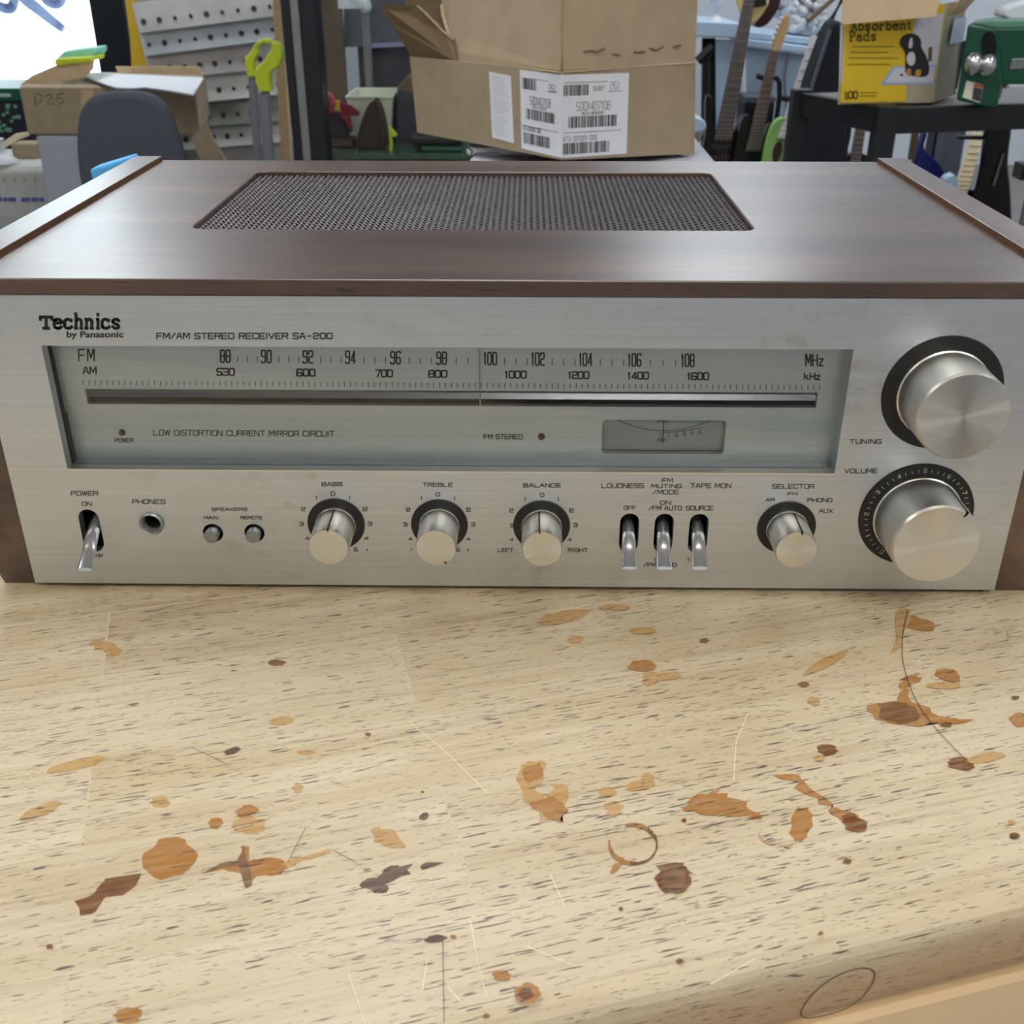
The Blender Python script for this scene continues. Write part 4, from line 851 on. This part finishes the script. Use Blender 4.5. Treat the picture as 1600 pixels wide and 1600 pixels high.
pp('body', [(618, 228), (618, 165), (622, 135), (634, 122), (652, 120), (665, 228)], YG+.30, .2, M['dusk'], dk, bevel=.01); pp('lid', [(618, 141), (622, 135), (634, 122), (652, 120), (652, 150)], YG+.295, .2, M['brownboard'], dk, bevel=.006)
pk = thing('pink_toy', 'pink ring handled toy beside the black cabinet frame', 'toy', base(510, 200, YG+.2))
bm = BM(); c0 = P(507, 160, YG+.18); tube(bm, [c0 + Vector((.026*math.cos(a), 0, .028*math.sin(a))) for a in [2*math.pi*k/20 for k in range(21)]], .009, 8); obj('ring', bm, M['pink'], pk, smooth=60)
bm = BM(); ellipsoid(bm, c0 + Vector((0, .01, 0)), (.018, .008, .02), 16); obj('ring_centre', bm, M['silver'], pk, smooth=60)
pp('strap', [(528, 160), (548, 165), (562, 176), (560, 182), (540, 180), (552, 200), (548, 203), (530, 178)], YG+.19, .012, M['red'], pk); pp('collar', [(516, 158), (530, 158), (532, 175), (518, 168)], YG+.185, .02, M['yellow'], pk)
bx = thing('dark_box', 'small dark purple box under the pink toy in the cabinet', 'box', base(520, 215, YG+.25))
a, b = P(500, 174, YG+.22), P(541, 174, YG+.22); bm = BM(); box(bm, (a.x, YG+.22, P(520, 214, YG+.22).z), (b.x, YG+.36, a.z)); obj('body', bm, M['dusk'], bx, bevel=.006)
bk_ = thing('leather_book', 'flat brown leather book lying under the dark purple box', 'book', base(525, 228, YG+.2, zs))
a, b = P(498, 214, YG+.2), P(548, 214, YG+.2); bm = BM(); box(bm, (a.x, YG+.18, zs), (b.x+.01, YG+.26, P(520, 214, YG+.22).z)); obj('cover', bm, M['leather'], bk_, bevel=.006)
bm = BM(); box(bm, (a.x+.005, YG+.176, zs+.006), (b.x+.006, YG+.25, P(520, 219, YG+.2).z)); obj('pages', bm, M['brownboard'], bk_)
lm = thing('lime_tag', 'lime yellow tag on a cord beside the leather pouch', 'tag', base(612, 215, YG+.14))
pp('tag', [(607, 197), (612, 199), (621, 210), (619, 214), (609, 213)], YG+.13, .006, M['lime'], lm, bevel=.001)
bm = BM(); tube(bm, [P(610, 213, YG+.133), P(612, 224, YG+.133), P(611, 237, YG+.133)], .005, 6); obj('cord', bm, M['lime'], lm)
gc = thing('green_case', 'dark green case on the shelf under the left of the big carton', 'case', base(700, 240, YG+.1, zs))
a, b = P(656, 222, YG+.1), P(722, 222, YG+.1); bm = BM(); box(bm, (a.x, YG+.1, zs), (b.x, YG+.3, P(700, 230, YG+.1).z)); obj('body', bm, M['green'], gc, bevel=.006); bm = BM(); box(bm, (a.x-.03, YG+.12, P(700, 229.5, YG+.1).z), (b.x, YG+.3, P(700, 214, YG+.1).z)); obj('lid', bm, M['black'], gc, bevel=.01)
mg = thing('plastic_packet', 'crumpled clear white packet lying on the cart under the big carton', 'packet', tuple(G(745, 242, CZ)))
bm = BM(); a, b = G(728, 247, CZ), G(835, 247, CZ); box(bm, (a.x, a.y+.02, CZ), (b.x, a.y+.10, CZ+.012)); obj('packet', bm, M['cloudy'], mg, bevel=.004)
bm = BM(); tube(bm, [P(730, 230, 1.24), P(738, 236, 1.24), P(736, 246, 1.22), P(744, 240, 1.22), P(778, 238, 1.22)], .0012, 6); obj('cord', bm, M['black'], mg)
# ---- right side: white workbench, guitars
YW = 5.2
ws = thing('white_workbench', 'long white workbench with pale blue rails behind the guitars', 'workbench', base(1190, 200, YW, FL))
pp('top', [(1040, 30), (1160, 37), (1160, 60), (1040, 56)], YW, .5, M['bluewhite'], ws, bevel=.006)
pp('rail', [(1164, 49), (1292, 62), (1290, 72), (1164, 60)], YW-.02, .5, M['bluewhite'], ws, bevel=.006); pp('rail', [(1164, 61), (1288, 75), (1285, 87), (1164, 73)], YW-.05, .5, M['bluewhite'], ws, bevel=.006)
for px in ([(1118, 62), (1160, 64), (1152, 400), (1112, 400)], [(1167, 74), (1272, 87), (1268, 400), (1160, 400)]): pp('panel', px, YW+.05, .03, M['bluewhite'], ws)
bm = BM(); tube(bm, [P(1232, 82, YW+.02), P(1226, 120, YW+.02), P(1229, 180, YW+.02), P(1228, 240, YW+.02)], .006, 6); obj('cable', bm, M['tube'], ws)
pp('gap_shade_sheet', [(1098, 60), (1118, 60), (1112, 400), (1088, 400)], YW+.06, .03, M['void'], ws)  # black sheet put in as the shade of the gap beside the panels
st = thing('boom_stand', 'black stand with an arm between the carton and the bass guitar', 'stand', base(1105, 240, 4.7, FL))
bm = BM(); tube(bm, [P(1104, 85, 4.7), P(1100, 240, 4.7), Vector((P(1096, 300, 4.7).x, 4.7, FL))], .016, 8); obj('pole', bm, M['black'], st); bm = BM(); tube(bm, [P(1090, 96, 4.68), P(1104, 82, 4.68), P(1114, 74, 4.68)], .02, 8); obj('arm', bm, M['black'], st)
sp = thing('desk_chair', 'white plastic chair with a curved seat right of the big carton', 'chair', base(1090, 230, 3.9, FL))
pp('seat', [(1060, 182), (1090, 183), (1103, 190), (1104, 203), (1090, 209), (1060, 206)], 3.9, .12, M['bluewhite'], sp, smooth=1, bevel=.01); pp('shell', [(1060, 206), (1102, 206), (1092, 225), (1060, 226)], 3.92, .12, M['silver'], sp, bevel=.01)
bm = BM(); tube(bm, [P(1082, 225, 3.95), Vector((P(1080, 300, 3.95).x, 3.95, FL))], .02, 8); obj('post', bm, M['tube'], sp)
vs_ = thing('white_vase', 'white turned ornament on the white workbench', 'ornament', base(1119, 33, YW+.1))
p = P(1119, 33, YW+.1); sc_ = (YW+.5)/FPX
bm = BM(); loft(bm, [[Vector((p.x + r*sc_*math.cos(2*math.pi*k/20), YW+.12 + r*sc_*math.sin(2*math.pi*k/20), p.z + z*sc_)) for k in range(20)] for r, z in ((11, 0), (8, 3), (4, 7), (5, 12), (8, 20), (9, 28), (7, 36), (5, 42))]); obj('body', bm, M['cloudy'], vs_, smooth=50)
ag = thing('acoustic_guitar', 'acoustic guitar with pale top and maroon sides lying above the white workbench', 'guitar', base(1175, 40, 4.95))
pp('top', [(1150, -40), (1200, -40), (1204, 0), (1196, 16), (1186, 30), (1175, 38), (1162, 30), (1152, 12), (1149, -10)], 4.92, .01, M['spruce'], ag, smooth=1, bevel=.004)
pp('side', [(1155, -60), (1226, -60), (1222, 2), (1210, 26), (1196, 42), (1178, 44), (1184, 30), (1196, 14), (1204, -6), (1200, -40)], 4.95, .10, M['maroon'], ag, smooth=1, bevel=.01)
pp('neck_block', [(1166, -20), (1196, -20), (1198, 8), (1180, 12), (1168, 4)], 4.905, .02, M['black'], ag, bevel=.003)
cbg = thing('clear_bag', 'clear plastic bin full of white wadding on the white workbench', 'bin', base(1240, 48, YW+.05))
pp('bin', [(1232, -40), (1300, -40), (1296, 20), (1274, 58), (1236, 53)], YW+.08, .3, M['cloudy'], cbg, bevel=.008)
bm = BM(); rr_ = random.Random(5)
for k in range(34):
    x, y = rr_.uniform(1238, 1285), rr_.uniform(-10, 44); q = P(x, y, YW+.06); s = rr_.uniform(.014, .03); ellipsoid(bm, q, (s, .03, s), 10)
wd_ = obj('wadding', bm, M['white'], cbg, smooth=60); wd_['kind'] = 'stuff'
for k in range(9):
    x, y = (1205, 5, ) if k == 0 else (1196 + 5*k % 28, 24 + (k*7) % 18)
bm = BM(); tube(bm, [P(1222, -20, YW), P(1220, 10, YW), P(1214, 24, YW-.02)], .03, 10); jb = tag(obj('white_bundle', bm, M['cloudy'], origin=P(1220, 24, YW), smooth=40), 'white cloth bundle between the acoustic guitar and the clear bin', 'cloth')
bm = BM(); tube(bm, [P(1262, 33, YW-.05), P(1300, 0, YW-.02), P(1320, -18, YW)], .012, 8); tag(obj('drumstick', bm, M['brownboard'], origin=P(1262, 33, YW-.05)), 'brown drumstick poking out of the clear bin of wadding', 'drumstick')
bm = BM(); tube(bm, [P(1272, 66, 4.6), P(1296, 36, 4.6), P(1322, -12, 4.6), P(1326, -40, 4.6)], .014, 8); tag(obj('black_strap', bm, M['black'], origin=P(1272, 66, 4.6)), 'black strap slanting up behind the yellow box', 'strap')

def neck(parent, top, bot, w0, w1, Y0, Y1, mat, frets, fm, fn=18):
    a, b = P(*top, Y0), P(*bot, Y1); s0_, s1_ = w0/2*(Y0-CAM.y)/FPX, w1/2*(Y1-CAM.y)/FPX; ex = Vector((1, 0, 0))
    bm = BM(); d = Vector((0, .022, 0)); q = [a - ex*s0_, a + ex*s0_, b + ex*s1_, b - ex*s1_]; extr(bm, q, d)
    for k in range(1, fn+1):
        t = 1 - .5**(k/9.0) if frets == 'down' else k/(fn+1)
        t = t / (1 - .5**(fn/9.0)) * .97 if frets == 'down' else t
        c = a + (b-a)*t; s = s0_ + (s1_-s0_)*t; box(bm, (c.x-s, c.y-.003, c.z-.0012), (c.x+s, c.y+.002, c.z+.0012), 1)
    return obj('neck', bm, [mat, fm], parent)
bass = thing('bass_guitar', 'black bass guitar with long dark neck, leftmost of the guitars', 'guitar', base(1120, 300, 4.4, FL), 'guitars on the stands')
neck(bass, (1179, -40), (1130, 219), 13, 25, 4.55, 4.42, M['rosewood'], 'down', M['silver'], 20)
pp('body', [(1103, 147), (1112, 150), (1116, 160), (1112, 178), (1113, 196), (1120, 208), (1146, 208), (1152, 196), (1158, 180), (1166, 178), (1163, 205), (1158, 235), (1166, 300), (1170, 420), (1070, 420), (1072, 320), (1090, 250), (1104, 214), (1102, 180)], 4.45, .045, M['gtr'], bass, smooth=2, bevel=.01)
for y in (226, 243): a, b = P(1112, y, 4.43), P(1140, y+6, 4.43); bm = BM(); box(bm, (a.x, 4.43, b.z), (b.x, 4.45, a.z)); obj('pickup', bm, M['leather'], bass)
bm = BM()
for k in range(4): tube(bm, [P(1174+3*k, -40, 4.535), P(1121+5*k, 219, 4.41), P(1110+6*k, 330, 4.425)], .0012, 4)
obj('string_set', bm, M['steel'], bass)
g2 = thing('electric_guitar', 'black electric guitar with maple headstock, middle one of three on stands', 'guitar', base(1170, 300, 4.35, FL), 'guitars on the stands')
neck(g2, (1211, 80), (1177, 236), 11, 22, 4.48, 4.37, M['rosewood'], 'down', M['silver'], 21)
pp('headstock', [(1206, 81), (1209, 62), (1214, 44), (1222, 30), (1228, 21), (1234, 24), (1234, 40), (1228, 56), (1224, 66), (1217, 82)], 4.49, .016, M['maple'], g2, smooth=1, bevel=.003)
for k in range(6):
    x, y = 1224 - 3.3*k, 28 + 8*k; bm = BM(); q = P(x-3, y, 4.49); ellipsoid(bm, q, (.009, .006, .006), 10); obj('tuning_peg', bm, M['paper'], g2, smooth=50)
pp('body', [(1146, 250), (1152, 215), (1158, 188), (1166, 178), (1174, 182), (1170, 200), (1170, 222), (1190, 224), (1196, 206), (1204, 190), (1208, 196), (1202, 225), (1200, 260), (1212, 320), (1210, 420), (1126, 420), (1130, 320)], 4.40, .045, M['gtr'], g2, smooth=2, bevel=.01)
g3 = thing('electric_guitar', 'green electric guitar with pale neck standing left of the black table', 'guitar', base(1215, 300, 4.3, FL), 'guitars on the stands')
neck(g3, (1274, 57), (1224, 216), 10, 15, 4.36, 4.18, M['greyw'], 'down', M['greyw'], 12)
pp('body', [(1192, 260), (1198, 222), (1208, 194), (1220, 184), (1228, 186), (1227, 204), (1232, 212), (1240, 203), (1247, 199), (1246, 216), (1238, 240), (1232, 262), (1240, 320), (1236, 420), (1176, 420), (1180, 320)], 4.21, .045, M['seafoam'], g3, smooth=2, bevel=.01)
bm = BM(); pgx = [(1207, 240), (1211, 226), (1219, 219), (1223, 226), (1220, 242), (1214, 256), (1208, 256)]; prism(bm, chaikin(pgx, 2), 4.202, .008); obj('pickguard', bm, M['leather'], g3)
gs = thing('guitar_stand', 'black tubular guitar stand behind the middle electric guitar', 'stand', base(1216, 240, 4.55, FL))
bm = BM(); tube(bm, [P(x, y, 4.52) for x, y in ((1182, 118), (1192, 122), (1206, 123), (1214, 122), (1218, 130), (1218, 150), (1213, 190), (1208, 240))] + [Vector((P(1206, 260, 4.55).x, 4.55, FL))], .011, 8); obj('frame', bm, M['black'], gs)
bm = BM(); tube(bm, [P(1219, 152, 4.5), P(1234, 155, 4.5), P(1250, 158, 4.5)], .012, 8); obj('yoke', bm, M['black'], gs)
am = thing('guitar_amplifier', 'small black amplifier with grey corner behind the guitars', 'amplifier', base(1185, 220, 4.85, FL))
a, b = P(1165, 155, 4.85), P(1212, 155, 4.85); bm = BM(); box(bm, (a.x, 4.85, FL), (b.x, 5.05, P(1180, 160, 4.85).z)); obj('body', bm, M['black'], am, bevel=.01)
bm = BM(); box(bm, (a.x, 4.848, P(1180, 160, 4.85).z), (b.x, 5.05, P(1180, 152, 4.85).z)); obj('top_edge', bm, M['dusk2'], am)
gb = thing('gig_bag', 'dark navy padded bag leaning beside the yellow box', 'bag', base(1290, 200, 4.0, FL))
pp('body', [(1300, 34), (1312, 32), (1320, 40), (1330, 400), (1240, 400), (1256, 160), (1268, 120), (1282, 80)], 4.05, .14, M['navy'], gb, smooth=1, bevel=.02)
bm = BM(); tube(bm, [P(1297, 46, 4.04), P(1282, 92, 4.03), P(1270, 130, 4.03), P(1262, 160, 4.03)], .008, 6); obj('zipper', bm, M['dusk2'], gb)

# ---- black table with the yellow carton and the green machine
C = P(1385, 172, 2.5); zt3 = C.z; Lq = G(1252, 146, zt3); Rq = C + Vector((1.1, .26, 0)); Lq = Vector((Lq.x, Lq.y, zt3))
dR = (Rq - C).normalized(); dL = (Lq - C); dLn = dL.normalized()
bt = thing('black_table', 'black table carrying the yellow box and the green machine', 'table', (C.x, C.y, FL))
bm = BM(); extr(bm, [C, Rq, Rq + dL, Lq], (0, 0, -.012)); obj('top', bm, M['tabletop'], bt)
def rail(p, q, h, t, name='rail'):
    d = (q-p).normalized(); n = Vector((-d.y, d.x, 0)); bm = BM(); p = p - Vector((0, 0, .001)); q = q - Vector((0, 0, .001))
    extr(bm, [p - n*t/2, q - n*t/2, q + n*t/2, p + n*t/2], (0, 0, -h)); return obj(name, bm, M['tableblack'], bt, bevel=.003)
hh = .062
rail(C + Vector((0, 0, .006)), Lq + Vector((0, 0, .006)), hh, .03); rail(C + Vector((0, 0, .006)), Rq + Vector((0, 0, .006)), hh, .03); rail(Lq, Lq + (Rq-C), hh, .03); rail(Rq, Rq + dL, hh, .03)
for q in (C, Lq, Rq, Rq + dL):
    bm = BM(); w = .026; box(bm, (q.x-w, q.y-w, FL), (q.x+w, q.y+w, zt3+.012)); obj('leg', bm, M['tableblack'], bt, bevel=.003)
# yellow carton
zt4 = zt3 + .0075; BL, BRt = G(1310, 163, zt4), G(1459, 160, zt4); Bs = G(1491, 148, zt4)
nb = (BRt - BL).cross(Vector((0, 0, 1))).normalized(); nb = nb if nb.y < 0 else -nb
TLb, TRb = on(1317, 30, BL, nb), on(1477, 5, BL, nb); hgt_ = TLb.z - BL.z
yb_ = thing('cardboard_box', 'open yellow absorbent pads box with a puppy picture on the black table', 'box', tuple(BL))
exb = (BRt - BL); dpt = (Bs - BRt); dpt.z = 0; dpt *= 1.0; up = Vector((0, 0, hgt_))
bm = BM(); t_ = .004
BLt, BRtt = BL + up, BRt + up
extr(bm, [BL, BRt, TRb, TLb], -nb*t_, 0)
for a, b, mi in ((BRt, BRt + dpt, 1), (BRt + dpt, BL + dpt, 1), (BL + dpt, BL, 1)):
    ta = TRb if a == BRt else (TLb + dpt if a != BRt + dpt else TRb + dpt); 
    tb_ = {0: TRb + dpt}.get(0)
    tops_ = {tuple(BRt): TRb, tuple(BRt + dpt): TRb + dpt, tuple(BL + dpt): TLb + dpt, tuple(BL): TLb}
    A_, B_ = tops_[tuple(a)], tops_[tuple(b)]; n = (b-a).cross(A_-a).normalized(); cc = (BL + BRt)/2 + dpt/2
    if n.dot(cc - a) < 0: n = -n
    extr(bm, [a, b, B_, A_], n*t_, mi)
extr(bm, [BL, BRt, BRt + dpt, BL + dpt], (0, 0, .004), 1)
ybd = obj('body', bm, [M['ybox'], M['greige']], yb_)
def ON(x, y, k=.0006): return on(x, y, BL + nb*k, nb)
def flat(bm, px, k, mi=0): extr(bm, [ON(x, y, k) for x, y in px], -nb*min(k*.6, .0008), mi)
bm = BM(); flat(bm, [(1417, 124), (1463, 120), (1459, 160), (1415, 161)], .0008, 0); flat(bm, [(1430, 30), (1474, 20), (1464, 104), (1420, 108)], .0008, 1)
flat(bm, [(1396, 104), (1463, 102), (1459, 132), (1376, 132)], .0014, 2); flat(bm, [(1399, 106), (1461, 105), (1458, 129), (1382, 129)], .002, 3)
flat(bm, chaikin([(1414, 110), (1416, 88), (1412, 76), (1405, 70), (1408, 58), (1418, 52), (1432, 53), (1440, 62), (1439, 74), (1448, 88), (1453, 106), (1450, 119), (1436, 121), (1424, 118), (1416, 116)], 1), .0028, 4)
flat(bm, chaikin([(1417, 86), (1424, 80), (1430, 84), (1430, 98), (1424, 104), (1417, 98)], 1), .0034, 5); flat(bm, chaikin([(1420, 68), (1423, 58), (1426, 60), (1426, 74), (1420, 76)], 1), .0034, 5)
flat(bm, chaikin([(1416, 108), (1423, 106), (1424, 118), (1417, 119)], 1), .0034, 6); flat(bm, chaikin([(1430, 110), (1440, 108), (1438, 120), (1430, 120)], 1), .0034, 6); flat(bm, chaikin([(1406, 116), (1411, 115), (1411, 119), (1407, 119)], 1), .0026, 4)
flat(bm, [(1451, 74), (1457, 73), (1456, 95), (1450, 97)], .002, 7); flat(bm, [(1313, 40), (1320, 37), (1317, 130), (1311, 132)], .0006, 5)
obj('printed_picture', bm, [M['greige'], M['padw'], M['padblue'], M['padw'], M['fur'], M['furw'], M['furt'], M['brownboard']], yb_, label='printed puppy on a white pad')
bm = BM(); ribbon.n = nb
def ty(s, x0, y0, x1, y1, w, sk=0, font=SLAB): text(bm, s, lambda u, v: ON(x0 + (x1-x0)*u, y1 + (y0-y1)*v + sk*u, .0009), w, font, rnd=.18, gap=.25)
ty('Absorbent', 1330, 34, 1425, 47.5, .0042, -2); ty('Pads', 1328, 50, 1370, 64, .0042, -1); ty('100', 1320, 143, 1340, 154, .0042, 0)
for x0, x1, y in ((1332, 1397, 73), (1330, 1388, 82), (1326, 1405, 91), (1324, 1391, 101), (1344, 1371, 145), (1344, 1369, 150)):
    k = x0
    while k < x1: k2 = min(x1, k + random.uniform(3, 9)); ribbon(bm, [ON(k, y, .0008), ON(k2, y-.1, .0008)], .0022); k = k2 + 1.3
ribbon.n = Vector((0, -1, 0)); obj('lettering', bm, M['ytext'], yb_)
bm = BM(); extr(bm, [ON(1316, 38, .07), ON(1462, 26, .07), on(1476, -30, BL + nb*.006, nb), on(1318, -30, BL + nb*.006, nb)], -nb*.003); obj('flap', bm, M['card_tan'], yb_, label='plain cardboard front flap')
bm = BM(); q0_, q1_ = TRb + dpt*.15, TRb + dpt*.9; extr(bm, [q0_ + Vector((.004, 0, -.03)), q1_ + Vector((.004, 0, -.03)), q1_ + Vector((.07, 0, .06)), q0_ + Vector((.06, 0, .06))], (0, .004, 0)) 
obj('flap', bm, M['card_tan'], yb_, label='plain cardboard side flap')
bm = BM(); extr(bm, [BRt + dpt*.2 + up*.68 + Vector((.004, 0, 0)), BRt + dpt*.85 + up*.68 + Vector((.004, 0, 0)), BRt + dpt*.8 + up*.98 + Vector((.004, 0, 0)), BRt + dpt*.25 + up*.98 + Vector((.004, 0, 0))], (.002, 0, 0)); obj('plastic_liner', bm, M['bluewhite'], yb_)
# green machine
YM = G(1540, 168, zt4).y
gm = thing('green_machine', 'green enamelled bench machine with two chrome knobs on the black table', 'machine', tuple(G(1545, 168, zt4)))
dm = ray(1500, 100); dm.z = 0; dm = dm.normalized()*.15 + Vector((.012, 0, 0)); bm = BM(); extr(bm, [P(x, y, YM) for x, y in [(1512, 38), (1561, 45), (1566, 132), (1556, 168), (1542, 168), (1494, 157)]], dm); obj('column', bm, M['green'], gm, bevel=.006)
bm = BM(); extr(bm, [P(x, y, YM+.012) for x, y in [(1556, 44), (1660, 42), (1660, 132), (1566, 132)]], dm); obj('arm', bm, M['green'], gm, bevel=.005)
bm = BM(); extr(bm, [P(x, y, YM+.014) for x, y in [(1516, 36), (1545, 32), (1660, 30), (1660, 42), (1556, 45)]], dm*.9); obj('lid', bm, M['green_lt'], gm, bevel=.004)
for x, y in ((1521, 99), (1543.5, 101)):
    q = P(x, y, YM-.03); bm = BM(); ellipsoid(bm, q, (.020, .022, .026), 24); obj('knob', bm, M['chrome'], gm, smooth=60)
bm = BM(); q = P(1546, 72, YM-.004)
prism(bm, [(1546 + 11.5*math.cos(a), 71 + 22*math.sin(a)) for a in [2*math.pi*k/28 for k in range(28)]], YM-.004, .01); obj('opening', bm, M['void'], gm)
bm = BM(); prism(bm, [(1511, 126), (1537, 133), (1531, 161), (1504, 152)], YM-.003, .004, 0); prism(bm, [(1523, 130), (1537, 133), (1536, 138), (1522, 135)], YM-.0045, .0015, 1); prism(bm, [(1522, 136), (1535.5, 139), (1531, 159), (1519, 155)], YM-.0045, .0015, 2)
obj('rating_label', bm, [M['cream'], M['orange'], M['dusk']], gm)
bm = BM(); prism(bm, [(1581, 92), (1602, 91), (1600, 108), (1577, 109)], YM+.008, .01); obj('latch', bm, M['steel'], gm, bevel=.002)
bm = BM(); prism(bm, [(1572, 134), (1576, 132), (1578, 138), (1572, 139)], YM+.0, .02); obj('stop_pin', bm, M['silver'], gm)
tag(pp('towel', [(1570, 22), (1580, 12), (1640, -4), (1640, 30), (1602, 32), (1572, 28)], YM+.10, .08, M['paper'], None, smooth=1, bevel=.01), 'white folded cloth on top of the green machine', 'cloth')
# ---- behind and under the black table
tag(pp('maple_neck_guitar_case', [(1478, 200), (1512, 200), (1500, 268), (1490, 300), (1478, 420), (1440, 420)], 4.6, .1, M['dusk2'], None, bevel=.01), 'grey slanted case beside the pale maple guitar neck under the table', 'case')
g4 = thing('electric_guitar', 'guitar with pale maple neck under the black table', 'guitar', base(1520, 300, 4.2, FL))
neck(g4, (1536, 190), (1500, 305), 16, 20, 4.3, 4.15, M['maple_lt'], 'down', M['maple'], 12); pp('body', [(1500, 300), (1518, 296), (1532, 300), (1540, 420), (1450, 420), (1470, 320)], 4.2, .045, M['gtr'], g4, smooth=1)
bm = BM(); prism(bm, [(1497, 213), (1545, 213), (1545, 219), (1497, 218)], 4.1, .03); obj('strap_clamp', bm, M['black'], g4)
g5 = thing('electric_guitar', 'blue electric guitar beside the dark case under the table', 'guitar', base(1445, 280, 4.3, FL))
pp('body', [(1444, 205), (1436, 235), (1428, 250), (1430, 300), (1430, 420), (1490, 420), (1480, 320), (1478, 268), (1460, 248), (1450, 240), (1442, 230), (1450, 208)], 4.3, .045, M['bluelac'], g5, smooth=2, bevel=.01)
pp('neck', [(1435, 150), (1444, 150), (1430, 250), (1420, 250)], 4.29, .02, M['rosewood'], g5)
g6 = thing('electric_guitar', 'guitar with brown fretted neck under the left of the black table', 'guitar', base(1340, 300, 4.3, FL))
neck(g6, (1352, 160), (1337, 254), 12, 15, 4.45, 4.38, M['rosewood'], 'down', M['silver'], 10); pp('body', [(1318, 250), (1330, 240), (1352, 240), (1362, 252), (1368, 420), (1310, 420)], 4.42, .045, M['gtr'], g6, smooth=1)
hc = thing('guitar_case', 'black guitar case with a tan bound edge under the black table', 'case', base(1295, 300, 4.26, FL))
pp('body', [(1272, 165), (1300, 150), (1326, 168), (1334, 200), (1322, 250), (1330, 420), (1250, 420), (1258, 260)], 4.26, .10, M['gtr'], hc, smooth=2, bevel=.01)
bm = BM(); tube(bm, [P(1274, 208, 4.25), P(1273, 225, 4.25), P(1266, 240, 4.25), P(1262, 256, 4.25)], .007, 6); obj('binding', bm, M['maple'], hc)
g7 = thing('electric_guitar', 'glossy black guitar body at the right edge under the black table', 'guitar', base(1565, 300, 4.0, FL))
pp('body', [(1548, 150), (1585, 150), (1582, 205), (1577, 240), (1576, 262), (1580, 290), (1582, 340), (1584, 420), (1500, 420), (1518, 330), (1534, 280), (1540, 230)], 4.0, .05, M['gtr'], g7, smooth=1, bevel=.01)
bm = BM(); tube(bm, [P(1568, 240, 3.99), P(1560, 265, 3.99), P(1552, 290, 3.99)], .005, 6); obj('string_highlight_rod', bm, M['dusk2'], g7)
tag(pp('light_blue_bag', [(1476, 284), (1482, 276), (1489, 275), (1491, 272), (1494, 276), (1498, 280), (1500, 420), (1470, 420)], 4.05, .06, M['bluewhite'], None, smooth=1, bevel=.01), 'small pale blue bag beside the pale maple guitar neck', 'bag')
dp = thing('dark_post', 'dark post behind the blue guitar under the black table', 'post', base(1475, 300, 4.7, FL))
a, b = P(1463, 200, 4.7), P(1485, 200, 4.7); bm = BM(); box(bm, (a.x, 4.7, FL), (b.x, 4.8, zt3)); obj('post', bm, M['black'], dp)
hk = thing('black_case', 'small black case on a post at the right edge', 'case', base(1602, 270, 4.6, FL))
bm = BM(); box(bm, (P(1597, 270, 4.6).x, 4.6, P(1597, 282, 4.6).z), (P(1620, 270, 4.6).x, 4.7, P(1597, 258, 4.6).z)); obj('body', bm, M['black'], hk); bm = BM(); tube(bm, [P(1612, 280, 4.65), Vector((P(1612, 280, 4.65).x, 4.65, FL))], .015, 8); obj('post', bm, M['tube'], hk)
